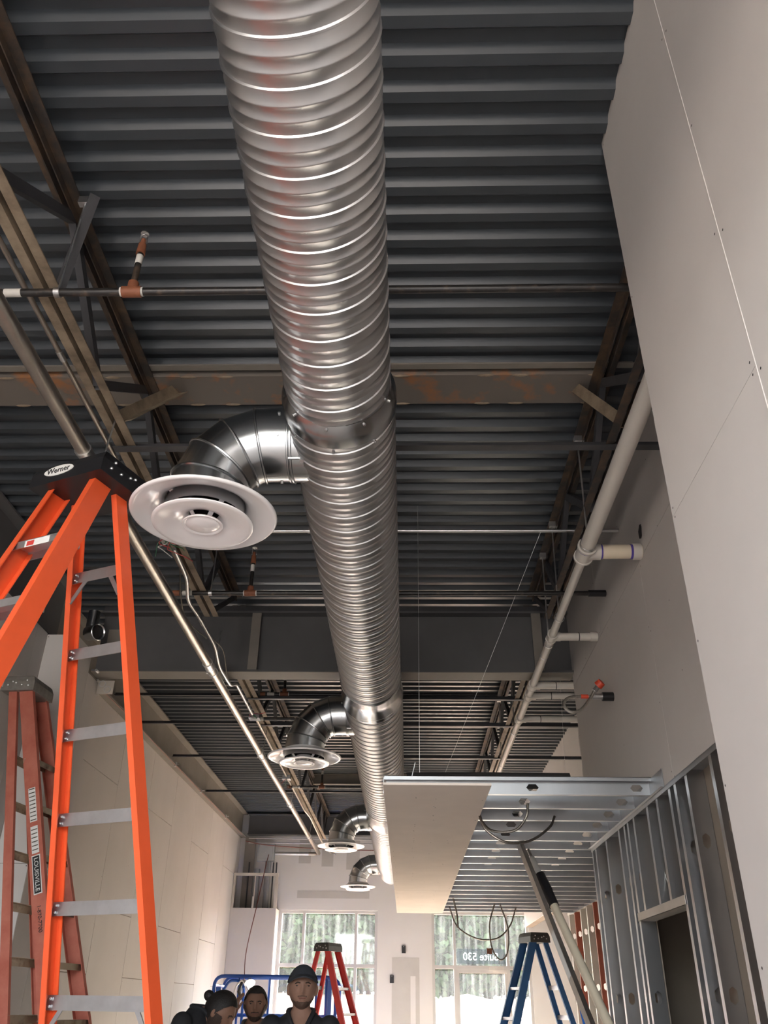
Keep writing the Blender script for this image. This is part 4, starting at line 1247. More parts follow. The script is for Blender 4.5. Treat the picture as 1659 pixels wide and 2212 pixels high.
# ================================================================== LADDERS
def ladder(label, rails, mats, steps, cap, group='step ladders', rail_w=(0.088, 0.062), gusset=()):
    """rails: dict key (side,front) -> (top, bottom) points; steps: z heights; cap: (centre, u, w, half length, half depth)"""
    mr, ms, mc = mats
    cc, u, w, hl, hd = cap
    t = thing('step_ladder', label, 'ladder', (cc.x, cc.y, 0), group)
    at = {}
    for (s, f), (a, b) in rails.items():
        hh = rail_w[0] if f else rail_w[1]
        fl = 0.030 if f else 0.026
        pr = [(p, q - hh / 2) for p, q in C_prof(fl, hh, 0.0045)]
        # flanges turn inward
        side = (rails[(-s, f)][0] + rails[(-s, f)][1]) / 2 - (a + b) / 2
        rl_ = obj('front_rail' if f else 'back_rail', MB().ext(pr, b, a, side=side), mr, t, smooth=0)
        obj('foot', MB().bar(b - (a - b).normalized() * 0.01, b + (a - b).normalized() * 0.06, fl * 2.2, hh + 0.012, side=side), 'black_plastic', rl_)
        at[(s, f)] = (a, b, side.normalized())

    def pt(s, f, z):
        a, b, _ = at[(s, f)]
        k = (z - b.z) / (a.z - b.z)
        return b.lerp(a, k)
    for z in steps:
        l, r = pt(1, True, z), pt(-1, True, z)
        d = (r - l).normalized()
        obj('step', MB().ext([(-0.042, 0), (-0.042, -0.036), (-0.038, -0.036), (-0.038, -0.004), (0.038, -0.004), (0.038, -0.03), (0.042, -0.03), (0.042, 0)], l + d * 0.002, r - d * 0.002), ms, t, smooth=0)
        l, r = pt(1, False, z), pt(-1, False, z)
        d = (r - l).normalized()
        rg = obj('back_rung', MB().ext([(-0.026, 0.024), (0.004, 0.024), (0.004, -0.024), (0.0, -0.024), (0.0, 0.020), (-0.026, 0.020)], l + d * 0.004, r - d * 0.004), ms, t, smooth=0)
        for e0, sg in ((l, 1), (r, -1)):
            for dz in (0.012, -0.012):
                p = e0 + d * 0.024 * sg + V3(0, 0, dz) - w * -1 * 0.004
                obj('rivet', MB().ball(p + w * 0.004, 0.0055, 6, 4), 'zinc', rg)
        if z in gusset:
            for e0, sg in ((l, 1), (r, -1)):
                obj('gusset', MB().bar(e0 + d * sg * 0.085 + V3(0, 0, -0.005), e0 + d * sg * 0.014 + V3(0, 0, -0.11), 0.004, 0.018, side=w), ms, t)
    zs = (at[(1, True)][0].z + at[(1, True)][1].z) * 0.36
    for s in (1, -1):
        a, b = pt(s, True, zs), pt(s, False, zs)
        inn = at[(s, True)][2] * 0.02
        obj('spreader_bar', MB().bar(a + inn, b + inn, 0.004, 0.02), ms, t)
    # cap
    z0 = at[(1, True)][0].z - 0.005
    hgt = 0.095
    vs = []
    for zz, kl, kd in ((z0 - 0.012, 1.0, 1.0), (z0 + hgt * 0.55, 0.99, 0.97), (z0 + hgt * 0.9, 0.95, 0.86), (z0 + hgt, 0.90, 0.78)):
        for a, b in ((-1, -1), (1, -1), (1, 1), (-1, 1)):
            vs.append(V3(cc.x, cc.y, zz) + u * (a * hl * kl) + w * (b * hd * kd))
    fs = [(i * 4 + j, i * 4 + (j + 1) % 4, (i + 1) * 4 + (j + 1) % 4, (i + 1) * 4 + j) for i in range(3) for j in range(4)] + [(12, 13, 14, 15), (3, 2, 1, 0)]
    cp = obj('cap', MB().add(vs, fs), mc, t, smooth=0)
    for s in (1, -1):
        for a, b in ((0.5, 0.62), (0.22, 0.30), (0.62, 0.25), (-0.35, 0.55), (-0.62, 0.30), (-0.15, 0.45)):
            p = V3(cc.x, cc.y, z0 + hgt * b) + u * (s * hl * 0.997) + w * (hd * a)
            obj('cap_rivet', MB().ball(p, 0.0075, 8, 5), 'zinc', cp)
    return t, at, pt, cp


def ladder_param(cx, cy, h, ang, w0, ff, fr, sf, sr, top):
    u = V3(-math.cos(ang), math.sin(ang), 0)
    w = V3(-math.sin(ang), -math.cos(ang), 0)
    c = V3(cx, cy, 0)

    def Pp(s, f, H):
        d = h - H
        off = (0.09 + sf * d) if f else -(0.09 + sr * d)
        return c + u * (s * (w0 + (ff if f else fr) * d)) + w * off + V3(0, 0, Z(H))
    rails = {(s, f): (Pp(s, f, top), Pp(s, f, -CZ + 0.012)) for s in (1, -1) for f in (True, False)}
    return rails, u, w, V3(cx, cy, 0)


def text_on(parent, s, size, origin, xdir, ydir, m, name='lettering'):
    me = text_mesh(s, size, name)
    xd, yd = Vector(xdir).normalized(), Vector(ydir).normalized()
    zd = xd.cross(yd)
    mtx = Matrix((xd, yd, zd)).transposed().to_4x4()
    mtx.translation = Vector(origin)
    me.transform(Matrix.Translation(-WLOC.get(parent.name, V3(0, 0, 0))) @ mtx)
    me.materials.clear()
    me.materials.append(M[m])
    return obj(name, me, m, parent)


# big orange ladder at left
rails, u, w, c = ladder_param(-1.303, 2.882, 1.678, 0.397, 0.125, 0.035, 0.071, 0.336, 0.277, 1.80)
l1, at1, pt1, cap1 = ladder('tall bright orange step ladder with black cap, nearest at left', rails, ('orange', 'alu', 'black_plastic'),
                            [Z(0.293 - 0.3 * 5 + 0.3 * k) for k in range(10)], (c, u, w, 0.185, 0.145), gusset=(Z(0.293 - 0.3 * 5 + 0.3 * 9), Z(0.293 - 0.3)))
lo = V3(c.x, c.y, at1[(1, True)][0].z + 0.035) + w * (0.145 * 0.985) + u * 0.04
nrm = w
lb_ = MB()
N = 24
for rad in (0.075,):
    lb_.add([lo + nrm * 0.003 + u * (rad * math.cos(2 * math.pi * i / N)) + V3(0, 0, 0.022 * math.sin(2 * math.pi * i / N)) for i in range(N)] +
            [lo - nrm * 0.002 + u * (rad * math.cos(2 * math.pi * i / N)) + V3(0, 0, 0.022 * math.sin(2 * math.pi * i / N)) for i in range(N)],
            [tuple(range(N))] + [(i, (i + 1) % N, N + (i + 1) % N, N + i) for i in range(N)])
ov = obj('maker_badge', lb_, 'label_white', cap1, smooth=0)
text_on(ov, 'Werner', 0.036, lo + nrm * 0.004, -u, (0, 0, 1), 'label_black')
sp = (pt1(1, True, Z(1.493)) + pt1(-1, True, Z(1.493))) / 2
d_ = (pt1(-1, True, Z(1.493)) - pt1(1, True, Z(1.493))).normalized()
f_ = d_.cross(V3(0, 0, 1))
f_ = f_ if f_.dot(w) > 0 else -f_
obj('warning_sticker', MB().ext([(-0.06, -0.014), (0.06, -0.014), (0.06, 0.014), (-0.06, 0.014)], sp + V3(0, 0, -0.018) + f_ * 0.0425, sp + V3(0, 0, -0.018) + f_ * 0.0435, side=d_), 'label_white', l1, smooth=0)
obj('warning_mark', MB().ext([(-0.05, -0.010), (-0.015, -0.010), (-0.015, 0.010), (-0.05, 0.010)], sp + V3(0, 0, -0.018) + f_ * 0.0435, sp + V3(0, 0, -0.018) + f_ * 0.0442, side=d_), 'label_red', l1, smooth=0)

# faded red ladder folded against the left wall
Bt, Bb = V3(-2.672, 5.603, Z(1.88)), V3(-1.652, 5.60, 0.012)
Ct, Cb = V3(-2.653, 5.85, Z(1.88)), V3(-1.52, 6.12, 0.012)
At, Ab = V3(-2.765, 5.61, Z(1.88)), V3(-2.03, 5.60, 0.012)
Dt, Db = V3(-2.75, 5.85, Z(1.88)), V3(-1.93, 6.10, 0.012)
uu = (Ct - Bt).normalized()
ww = uu.cross(V3(0, 0, 1)).normalized()
if ww.x < 0:
    ww = -ww
l2, at2, pt2, cap2 = ladder('faded red step ladder with worn labels, folded against the left wall', {(1, True): (Ct, Cb), (-1, True): (Bt, Bb), (1, False): (Dt, Db), (-1, False): (At, Ab)},
                            ('faded_red', 'alu_dirty', 'grey_cap'), [0.3 + 0.3 * k for k in range(10)], ((Bt + Ct + At + Dt) / 4, uu, ww, 0.15, 0.12), rail_w=(0.10, 0.06))
rd_ = (Bt - Bb).normalized()
no = -at2[(-1, True)][2]
no = (no - rd_ * no.dot(rd_)).normalized()
ac = no.cross(rd_).normalized()          # across the rail face
if ac.x < 0:
    ac = -ac


def rail_label(z, length, width, m, name='label', off=0.001):
    p = pt2(-1, True, z) + no * off
    return obj(name, MB().ext([(-width / 2, 0), (width / 2, 0), (width / 2, 0.001), (-width / 2, 0.001)], p - rd_ * length / 2, p + rd_ * length / 2, side=ac) if False else
               MB().add([p + ac * a * width / 2 + rd_ * b * length / 2 for a, b in ((-1, -1), (1, -1), (1, 1), (-1, 1))] + [p + no * 0.0012 + ac * a * width / 2 + rd_ * b * length / 2 for a, b in ((-1, -1), (1, -1), (1, 1), (-1, 1))],
                        [(0, 1, 2, 3), (4, 5, 6, 7), (0, 1, 5, 4), (1, 2, 6, 5), (2, 3, 7, 6), (3, 0, 4, 7)]), m, l2, smooth=0)


rail_label(Z(1.10), 0.22, 0.05, 'label_white', 'instruction_label')
for i in range(9):
    rail_label(Z(1.005) + 0.024 * i, 0.006, 0.04, 'mc_cable', 'print_line', 0.0025)
rail_label(Z(0.885), 0.17, 0.05, 'label_white', 'instruction_label')
for i in range(6):
    rail_label(Z(0.825) + 0.024 * i, 0.006, 0.04, 'mc_cable', 'print_line', 0.0025)
rail_label(Z(0.68), 0.235, 0.058, 'label_white', 'name_plate_border')
rail_label(Z(0.68), 0.222, 0.046, 'label_black', 'name_plate', 0.0025)
text_on(l2, 'LOUISVILLE', 0.040, pt2(-1, True, Z(0.68)) + no * 0.0045, -rd_, ac, 'label_white')
text_on(l2, '1-870-7700', 0.034, pt2(-1, True, Z(0.43)) + no * 0.0025, -rd_, ac, 'label_black')

# red ladder by the left window
rails, u, w, c = ladder_param(-1.12, 13.33, 0.62, -1.05, 0.14, 0.055, 0.05, 0.36, 0.24, 0.66)
ladder('red step ladder standing open in front of the left window', rails, ('red', 'alu', 'dark_cap'), [0.3 + 0.3 * k for k in range(6)], (c, u, w, 0.17, 0.13))
# blue ladder by the right window
rails, u, w, c = ladder_param(1.53, 11.3, 0.64, 1.25, 0.14, 0.055, 0.05, 0.36, 0.31, 0.68)
l4, at4, pt4, cap4 = ladder('blue step ladder with dark cap in front of the right window', rails, ('blue_fibre', 'alu', 'dark_cap'), [0.3 + 0.3 * k for k in range(6)], (c, u, w, 0.17, 0.13))

# ================================================================== SCISSOR LIFT
sl = thing('scissor_lift', 'blue scissor lift with guard rails parked by the left window', 'scissor lift', (-1.9, 14.2, 0))
x0, x1, y0, y1 = -2.78, -1.02, 13.75, 14.5
obj('chassis', MB().box((x0 + 0.05, y0 + 0.05, 0.12), (x1 - 0.05, y1 - 0.05, 0.42)), 'lift_blue', sl, smooth=0)
for x in (x0 + 0.25, x1 - 0.25):
    for yy in (y0 + 0.06, y1 - 0.06):
        obj('wheel', MB().lathe([(0.0, -.05), (0.13, -.05), (0.15, -.03), (0.15, .03), (0.13, .05), (0.0, .05)], 20, (x, yy, 0.15), (0, 1, 0)), 'black_plastic', sl)
for yy in (y0 + 0.1, y1 - 0.1):
    for k in range(3):
        z = 0.44 + 0.13 * k
        for a, b in ((0, 1), (1, 0)):
            obj('scissor_arm', MB().bar((x0 + 0.2, yy, z + 0.12 * a), (x1 - 0.2, yy, z + 0.12 * b), 0.03, 0.04), 'lift_blue', sl)
obj('platform', MB().box((x0, y0, 0.86), (x1, y1, 0.93)), 'galv', sl, smooth=0)
zt_ = 1.935
loop = [(x0, y0, 0.95), (x0, y0, zt_), (x1, y0, zt_), (x1, y0, 0.95)]
obj('guard_rail', MB().tube(bent(loop, 0.14), 0.025, 10), 'lift_blue', sl)
loop2 = [(a, y1, b) for a, _, b in loop]
obj('guard_rail', MB().tube(bent(loop2, 0.14), 0.025, 10), 'lift_blue', sl)
for z in (1.45,):
    for yy in (y0, y1):
        obj('mid_rail', MB().tube([(x0, yy, z), (x1, yy, z)], 0.02, 8), 'lift_blue', sl)
for x in (x0, x1):
    obj('end_rail', MB().tube([(x, y0 + 0.02, zt_ - 0.12), (x, y1 - 0.02, zt_ - 0.12)], 0.022, 8), 'lift_blue', sl)
    obj('end_rail', MB().tube([(x, y0, 1.45), (x, y1, 1.45)], 0.02, 8), 'lift_blue', sl)
for x in (-2.42, -1.98, -1.30, -1.16):
    obj('post', MB().tube([(x, y0, 0.93), (x, y0, zt_)], 0.018, 8), 'lift_blue', sl)
obj('gate_loop', MB().tube(bent([(x0 + 0.12, y0 - 0.02, 1.05), (x0 + 0.12, y0 - 0.02, 1.72), (x0 + 0.22, y0 - 0.02, 1.88), (x0 + 0.36, y0 - 0.02, 1.88), (x0 + 0.44, y0 - 0.02, 1.80), (x0 + 0.44, y0 - 0.02, 1.05)], 0.06), 0.02, 8), 'lift_blue', sl)
obj('gate_panel', MB().box((x0 + 0.03, y0 + 0.0, 0.95), (x0 + 0.1, y0 + 0.02, 1.8)), 'lift_blue', sl, smooth=0)
obj('gate_post', MB().box((-1.14, y0 - 0.02, 0.95), (-1.08, y0 + 0.02, 1.9)), 'lift_blue', sl, smooth=0)

wk = thing('work_light', 'silver clamp work light glowing on the blue lift rail', 'work light', (-2.35, 13.7, 1.6))
obj('clamp', MB().tube(bent([(-2.48, 13.68, 1.60), (-2.46, 13.68, 1.80), (-2.36, 13.68, 1.90), (-2.28, 13.68, 1.80), (-2.22, 13.68, 1.66)], 0.05), 0.014, 8), 'zinc', wk)
lh = obj('lamp_hood', MB().lathe([(0.02, 0.07), (0.04, 0.05), (0.075, 0.0), (0.078, -0.004), (0.072, 0.0), (0.036, 0.045), (0.0, 0.05)], 20, (-2.25, 13.66, 1.845), (-0.3, 0.6, 0.75)), 'zinc', wk)
obj('lens', MB().ball((-2.25 + 0.003, 13.66 - 0.006, 1.837), 0.045, 14, 10), 'lamp_lens', lh)
obj('black_tool', MB().tube([(-2.37, 13.68, 1.86), (-2.40, 13.67, 1.74), (-2.36, 13.67, 1.64)], [0.02, 0.028, 0.02], 10), 'black_plastic', wk)


# ================================================================== PEOPLE
def remesh(mb, voxel, it=3):
    me = mb.mesh('tmp', smooth=0)
    o = bpy.data.objects.new('tmp', me)
    col.objects.link(o)
    m = o.modifiers.new('r', 'REMESH')
    m.mode = 'VOXEL'
    m.voxel_size = voxel
    s = o.modifiers.new('s', 'SMOOTH')
    s.iterations = it
    s.factor = 0.5
    dg = bpy.context.evaluated_depsgraph_get()
    out = bpy.data.meshes.new_from_object(o.evaluated_get(dg))
    bpy.data.objects.remove(o)
    out.polygons.foreach_set('use_smooth', [True] * len(out.polygons))
    return out


def head_pt(dx, dy, dz, off=0.0):
    x, y, z = 0.086 * dx, 0.104 * dy, 0.120 * dz
    t = max(0.0, -dz)
    x *= 1 - 0.26 * t ** 1.6
    if dy > 0:
        y *= 1 - 0.30 * t
    else:
        y *= 0.95

    def g(a, ca, wa, b, cb, wb):
        return math.exp(-(((a - ca) / wa) ** 2 + ((b - cb) / wb) ** 2))
    if dy < 0:
        y -= 0.021 * g(x, 0, 0.012, z, -0.028, 0.016) + 0.012 * g(x, 0, 0.010, z, -0.002, 0.024)
        for s in (-1, 1):
            y += 0.010 * g(x, s * 0.031, 0.016, z, 0.008, 0.011)
            y -= 0.004 * g(x, s * 0.042, 0.016, z, -0.022, 0.016)
        y -= 0.006 * g(x, 0, 0.05, z, 0.030, 0.010)
        y -= 0.006 * g(x, 0, 0.022, z, -0.058, 0.006) + 0.006 * g(x, 0, 0.019, z, -0.070, 0.006)
        y -= 0.011 * g(x, 0, 0.028, z, -0.102, 0.018)
    p = V3(x, y, z)
    return p + p.normalized() * off


def head_grid(off=0.0, cond=None, n=96, m=80):
    mb = MB()
    vs, ok = [], []
    for i in range(m + 1):
        t = math.pi * i / m
        for j in range(n):
            a = 2 * math.pi * j / n
            d = (math.sin(t) * math.cos(a), math.sin(t) * math.sin(a), math.cos(t))
            p = head_pt(*d, off=off)
            vs.append(p)
            ok.append(cond is None or cond(head_pt(*d)))
    fs = []
    for i in range(m):
        for j in range(n):
            q = (i * n + j, i * n + (j + 1) % n, (i + 1) * n + (j + 1) % n, (i + 1) * n + j)
            if all(ok[k] for k in q):
                fs.append(q)
    return mb.add(vs, fs)


def loft(mb, rings, n=20):
    vs, fs = [], []
    for z, rx, ry, cx, cy in rings:
        for j in range(n):
            a = 2 * math.pi * j / n
            vs.append((cx + rx * math.cos(a), cy + ry * math.sin(a), z))
    k = len(rings)
    for i in range(k - 1):
        for j in range(n):
            fs.append((i * n + j, i * n + (j + 1) % n, (i + 1) * n + (j + 1) % n, (i + 1) * n + j))
    fs += [tuple(range(n))[::-1], tuple(range((k - 1) * n, k * n))]
    return mb.add(vs, fs)


def limb(mb, pts, rs, n=14):
    for i in range(len(pts) - 1):
        mb.tube([pts[i], pts[i + 1]], [rs[i], rs[i + 1]], n)
    for p, r in zip(pts, rs):
        mb.ball(p, r * 0.995, n, 10)


def hand(mb, wrist, d, palm_n, size=1.0):
    """five separate, unequal, slightly curled fingers; d along the hand, palm_n out of the palm"""
    d, pn = Vector(d).normalized(), Vector(palm_n).normalized()
    s = d.cross(pn).normalized()
    pn = s.cross(d)
    w = Vector(wrist)
    limb(mb, [w, w + d * 0.05 * size], [0.026, 0.030])
    for k, (off, ln, r) in enumerate(((-0.030, 0.066, 0.0085), (-0.010, 0.078, 0.009), (0.010, 0.073, 0.009), (0.029, 0.058, 0.008))):
        b = w + d * 0.085 * size + s * off
        limb(mb, [w + d * 0.03 + s * off * 0.6, b], [0.014, 0.011], 10)
        limb(mb, [b, b + d * ln * 0.5 + pn * 0.010, b + d * ln * 0.92 + pn * 0.032], [r + 0.001, r, r * 0.85], 8)
    b = w + d * 0.025 - s * 0.026
    limb(mb, [b, b + d * 0.035 - s * 0.026 + pn * 0.012, b + d * 0.068 - s * 0.030 + pn * 0.022], [0.014, 0.0105, 0.009], 8)


def person(label, loc, rotz, scale, head_rot=(0, 0, 0), head_off=(0, 0, 0), arms=None, skin='skin', shirt='shirt_black', top='cap', beard='short', lean=0.0):
    t = thing('person', label, 'person', loc)
    WLOC[t.name] = V3(0, 0, 0)       # parts are modelled around the person's own origin

    def ly(z):
        return -lean * max(0, z - 0.95) ** 1.3
    neck = V3(0, 0.012 + ly(1.5), 1.50)
    hr = Matrix.Rotation(head_rot[2], 3, 'Z') @ Matrix.Rotation(head_rot[0], 3, 'X') @ Matrix.Rotation(head_rot[1], 3, 'Y')
    hc = V3(0, -0.012, 1.615) - V3(0, 0.012, 1.50)
    hpos = neck + hr @ hc + Vector(head_off)

    def H(p):
        return hr @ p + hpos
    arms = arms or {}
    b = MB()
    rings = [(0.84, 0.150, 0.105, 0, 0), (0.95, 0.165, 0.112, 0, 0), (1.08, 0.148, 0.100, 0, ly(1.08)), (1.22, 0.165, 0.112, 0, ly(1.22)), (1.34, 0.180, 0.112, 0, ly(1.34)),
             (1.42, 0.165, 0.088, 0, 0.01 + ly(1.42)), (1.465, 0.105, 0.070, 0, 0.015 + ly(1.46)), (1.50, 0.062, 0.062, 0, 0.018 + ly(1.5))]
    loft(b, rings)
    hb0 = hpos + hr @ V3(0, 0.022, -0.055)
    limb(b, [neck + V3(0, 0.008, -0.06), (neck + V3(0, 0.0, -0.03)).lerp(hb0, 0.5), hb0], [0.062, 0.057, 0.057])
    hb = head_grid()
    b.add([H(p) for p in hb.v], hb.f)
    for s in (-1, 1):
        e = MB().ball((s * 0.089, 0.008, -0.006), (0.012, 0.021, 0.035), 12, 10)
        b.add([H(p) for p in e.v], e.f)
    ap = {}
    for s in (-1, 1):
        pts = arms.get(s, [V3(s * 0.182, 0.01 + ly(1.4), 1.405), V3(s * 0.232, 0.03 + ly(1.2), 1.12), V3(s * 0.238, -0.06 + ly(1.0), 0.88)])
        ap[s] = pts
        limb(b, pts, [0.054, 0.041, 0.028])
        dd = (pts[2] - pts[1]).normalized()
        hand(b, pts[2], arms.get(('d', s), dd), arms.get(('n', s), V3(-s, 0, 0)))
        limb(b, [V3(s * 0.085, 0, 0.87), V3(s * 0.098, -0.012, 0.48), V3(s * 0.10, 0.02, 0.09)], [0.085, 0.058, 0.040])
    body = remesh(b, 0.0065, 2)
    obj('body', body, skin, t)
    # shirt
    c_ = MB()
    loft(c_, [(z, rx + 0.014, ry + 0.014, cx, cy) for z, rx, ry, cx, cy in rings])
    for s in (-1, 1):
        p0, p1 = ap[s][0], ap[s][1]
        limb(c_, [p0, p0.lerp(p1, 0.72)], [0.070, 0.060])
    shm = remesh(c_, 0.009, 3)
    bm = bmesh.new()
    bm.from_mesh(shm)
    dl = []
    for f in bm.faces:
        p = f.calc_center_median()
        q = p.y - ly(p.z)
        if p.z > (1.485 if q < 0.03 else 1.508) or (q < 0 and p.z > 1.345 and abs(p.x) < (p.z - 1.345) * 0.52) or (q < 0.03 and p.z > 1.47 and abs(p.x) < 0.07):
            dl.append(f)
    bmesh.ops.delete(bm, geom=dl, context='FACES')
    bm.to_mesh(shm)
    bm.free()
    so_ = obj('shirt', shm, shirt, t)
    for s in (-1, 1):
        cp = [V3(s * 0.006, -0.118 + ly(1.35), 1.345), V3(s * 0.055, -0.105 + ly(1.43), 1.435), V3(s * 0.078, -0.045 + ly(1.48), 1.485), V3(s * 0.070, 0.045 + ly(1.5), 1.50), V3(s * 0.0, 0.088 + ly(1.5), 1.505)]
        obj('collar', MB().tube(cat_curve(cp, 6), 0.014, 8), shirt, so_)
    tr = MB()
    loft(tr, [(0.80, 0.155, 0.11, 0, 0), (0.9, 0.172, 0.124, 0, 0), (0.99, 0.176, 0.124, 0, 0)])
    for s in (-1, 1):
        limb(tr, [V3(s * 0.088, 0, 0.86), V3(s * 0.10, -0.01, 0.48), V3(s * 0.10, 0.02, 0.10)], [0.10, 0.075, 0.062])
    obj('trousers', remesh(tr, 0.012, 3), 'jeans', t)
    for s in (-1, 1):
        sh = MB()
        limb(sh, [V3(s * 0.10, 0.04, 0.062), V3(s * 0.105, -0.10, 0.048), V3(s * 0.11, -0.16, 0.042)], [0.056, 0.045, 0.036])
        sh.v = [V3(p.x, p.y, max(p.z, 0.004)) for p in sh.v]
        obj('boot', remesh(sh, 0.008, 2), 'shoe', t)
    # face details
    for s in (-1, 1):
        e = MB().ball(head_pt(s * 0.40, -0.90, 0.07) + V3(0, -0.002, 0), (0.011, 0.004, 0.0045), 10, 8)
        e.v = [H(p) for p in e.v]
        obj('eye', e, 'eye', t)
        path = [head_pt(*(V3(s * a, -0.9, zz)).normalized(), off=0.002) for a, zz in ((0.18, 0.17), (0.38, 0.22), (0.60, 0.17))]
        e = MB().tube(path, 0.0038, 6)
        e.v = [H(p) for p in e.v]
        obj('eyebrow', e, 'beard', t)
    lp = MB().tube([head_pt(*V3(a, -0.9, -0.535).normalized(), off=0.001) for a in (-0.28, -0.12, 0, 0.12, 0.28)], 0.0045, 6)
    lp.v = [H(p) for p in lp.v]
    obj('mouth', lp, 'lip', t)
    if top == 'cap':
        h_ = head_grid(0.016, lambda p: p.z > (0.054 if p.y < 0 else 0.025))
        h_.v = [H(p) for p in h_.v]
        cp = obj('cap', h_, 'cap_navy', t)
        vz = MB()
        row = []
        for k, (o1, dzz) in enumerate(((0.010, 0.066), (0.072, 0.046))):
            for i in range(13):
                a = R(-158 + 136 * i / 12)
                d = V3(math.cos(a), math.sin(a), 0)
                row.append(V3(0.090 * d.x * (1 + 0.1 * k), 0.106 * d.y - o1 * abs(d.y) ** 1.5, dzz - 0.016 * d.x * d.x * (1 + k)))
        vz.add(row + [p + V3(0, 0, 0.006) for p in row], [(i, i + 1, i + 14, i + 13) for i in range(12)] + [(26 + i, 26 + i + 13, 26 + i + 14, 26 + i + 1) for i in range(12)] + [(13 + i, 14 + i, 40 + i, 39 + i) for i in range(12)])
        vz.v = [H(p) for p in vz.v]
        obj('visor', vz, 'cap_navy', cp)
        h_ = head_grid(0.004, lambda p: p.z > -0.02 and p.z < 0.05 and p.y > 0.012)
        h_.v = [H(p) for p in h_.v]
        obj('hair', h_, 'beard', t)
    else:
        def hairline(p):
            k = min(1, max(0, (p.y + 0.075) / 0.115))
            return p.z > 0.070 - 0.125 * k * k * (3 - 2 * k)
        h_ = head_grid(0.013, hairline)
        h_.v = [H(p) for p in h_.v]
        ho = obj('hair', h_, 'hair', t)
        if top == 'bun':
            e = MB().ball((0, 0.125, 0.035), (0.034, 0.036, 0.034), 16, 12)
            e.v = [H(p) for p in e.v]
            obj('hair_bun', e, 'hair', ho)
    full = beard == 'full'

    def beardline(p):
        if p.y > 0.03 or (abs(p.x) < 0.021 and -0.076 < p.z < -0.054):
            return False
        if abs(p.x) < 0.030 and -0.056 < p.z < -0.043 and p.y < 0:
            return True
        k = min(1, max(0, (abs(p.x) - 0.028) / 0.045))
        return p.z < -0.074 + (0.075 if full else 0.030) * k * k
    h_ = head_grid(0.009 if full else 0.003, beardline)
    h_.v = [H(p) for p in h_.v]
    obj('beard', h_, 'beard' if full else 'stubble', t)
    t.rotation_euler = (0, 0, rotz)
    t.scale = (scale, scale, scale)
    WLOC[t.name] = Vector(loc)
    return t


person('man in charcoal cap and black polo shirt facing the viewer', (-0.70, 6.4, 0), R(3), 1.045, head_rot=(R(-4), 0, R(4)), skin='skin_light')
person('bearded man with dark hair in grey shirt shielding his eyes', (-1.22, 7.75, 0), R(-4), 0.988, head_rot=(R(3), 0, R(12)), top='hair', beard='full', shirt='shirt_grey',
       arms={-1: [V3(-0.182, 0.0, 1.405), V3(-0.29, -0.16, 1.33), V3(-0.128, -0.185, 1.545)], ('d', -1): V3(0.22, 0.10, 0.95), ('n', -1): V3(0.5, 0.4, -0.5)})
person('man with tied-up black hair and full beard bent forward in profile', (-1.585, 6.9, 0), R(72), 1.05, head_rot=(R(30), 0, R(8)), head_off=(0, -0.06, -0.115), top='bun', beard='full', lean=0.30)

# ================================================================== OUTDOORS
def gz(x, y):
    t = min(1, max(0, (y - 19) / 24))
    z = -0.12 + 2.0 * t * t * (3 - 2 * t)
    z += 0.28 * max(0, noise.noise(V3(x * 0.22 + 3, y * 0.2, 0.3))) * min(1, max(0, (y - 22) / 8)) * (1 if y < 46 else 0.4)
    z += 0.35 * math.exp(-((x - 2.3) / 1.1) ** 2 - ((y - 38) / 2.0) ** 2)
    z += 0.05 * noise.noise(V3(x * 1.3, y * 1.3, 0))
    return z


gm = MB()
nx, ny = 70, 80
gx = [-28 + 56 * i / nx for i in range(nx + 1)]
gy = [17.22 + 60 * (j / ny) ** 1.4 for j in range(ny + 1)]
gm.add([(x, y, gz(x, y)) for y in gy for x in gx], [(j * (nx + 1) + i, j * (nx + 1) + i + 1, (j + 1) * (nx + 1) + i + 1, (j + 1) * (nx + 1) + i) for j in range(ny) for i in range(nx)])
g = obj('ground', gm, 'soil', smooth=60)
tag(g, 'sunlit red clay ground rising to the woods outside', None, kind='structure')
g2 = obj('ground', MB().box((-30, -50, -0.5), (30, -2.62, -0.12)), 'bounce_ground')
tag(g2, 'unseen ground outside the added rear doorway, pale to bounce daylight', None, kind='structure')


def leaf_mesh(name, n, rad, z0, z1, size, m):
    mb = MB()
    for i in range(n):
        z = random.uniform(z0, z1)
        k = 0.45 + 0.55 * math.sin(math.pi * min(1, max(0.05, (z - z0) / (z1 - z0) * 0.85 + 0.15)))
        a = random.uniform(0, 6.283)
        r = rad * k * math.sqrt(random.random())
        c = V3(r * math.cos(a), r * math.sin(a), z)
        s = size * random.uniform(0.6, 1.3)
        u_ = V3(random.uniform(-1, 1), random.uniform(-1, 1), random.uniform(-1, 1)).normalized()
        v_ = u_.cross(V3(random.uniform(-1, 1), random.uniform(-1, 1), random.uniform(-1, 1))).normalized()
        mb.add([c - u_ * s, c + v_ * s * 0.5, c + u_ * s, c - v_ * s * 0.5], [(0, 1, 2, 3)])
    me = mb.mesh(name, smooth=0, fix=False)
    me.materials.append(M[m])
    return me


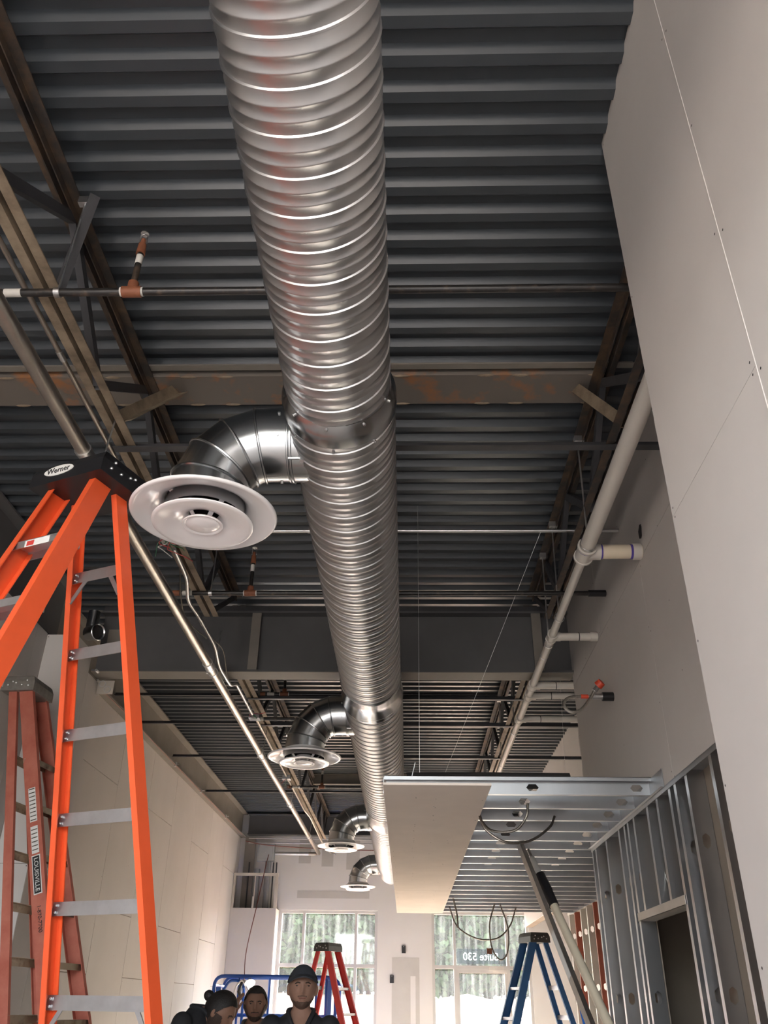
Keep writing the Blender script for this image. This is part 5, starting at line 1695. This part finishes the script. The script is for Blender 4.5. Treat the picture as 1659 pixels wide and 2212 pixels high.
LM = [leaf_mesh('foliage', 5000, 2.6, 0.3, 9.5, 0.26, 'leaf'), leaf_mesh('foliage', 5000, 2.5, 0.5, 11, 0.28, 'leaf_dark'), leaf_mesh('foliage', 3000, 2.0, 0.1, 4.2, 0.2, 'leaf')]
tk = []
for h, r in ((10, 0.16), (12.5, 0.20), (3.2, 0.06)):
    me = MB().tube([(0, 0, -0.3), (0.05, 0.02, h * 0.4), (-0.06, 0.04, h * 0.75), (0, 0, h)], [r, r * 0.8, r * 0.55, r * 0.2], 10).mesh('trunk')
    me.materials.append(M['bark'])
    tk.append(me)
names = ['leafy tree', 'dark pine tree', 'leafy bush']
idx = 0
for row, (yy, nrow) in enumerate(((42.5, 8), (45.5, 10), (49, 11), (53, 11))):
    for i in range(nrow):
        x = -11 + 22 * (i + 0.5) / nrow + random.uniform(-1, 1)
        y = yy + random.uniform(-1.2, 1.2)
        kind = random.choice([0, 1, 2]) if row == 0 else random.choice([0, 1, 1])
        t = thing('bush' if kind == 2 else 'tree', 'green %s in the woods outside the front windows' % names[kind] if kind != 1 else 'dark green pine tree in the woods outside the front windows', 'bush' if kind == 2 else 'tree',
                  (x, y, gz(x, y)), 'woods outside, ' + names[kind])
        sc_ = random.uniform(0.62, 0.78) if kind < 2 else random.uniform(0.8, 1.1)
        for nm, me in (('trunk', tk[kind]), ('foliage', LM[kind])):
            o = inst(nm, me, t, (x, y, gz(x, y)), random.uniform(0, 6.28), (sc_, sc_, sc_))
            if nm == 'foliage':
                o['kind'] = 'stuff'
bk = thing('bucket', 'orange pink bucket outside the glass door', 'bucket', (1.52, 19.0, -0.1))
obj('pail', MB().lathe([(0.0, -0.08), (0.12, -0.08), (0.15, 0.30), (0.158, 0.30), (0.158, 0.33), (0.145, 0.33), (0.115, -0.06), (0.0, -0.06)], 24, (1.52, 19.0, 0.0)), 'bucket', bk)
obj('bail', MB().tube([V3(1.52, 19.0, 0.3) + V3(0.155 * math.cos(a), 0.03, 0.13 * math.sin(a)) for a in [math.pi * i / 12 for i in range(13)]], 0.004, 6), 'zinc', bk)
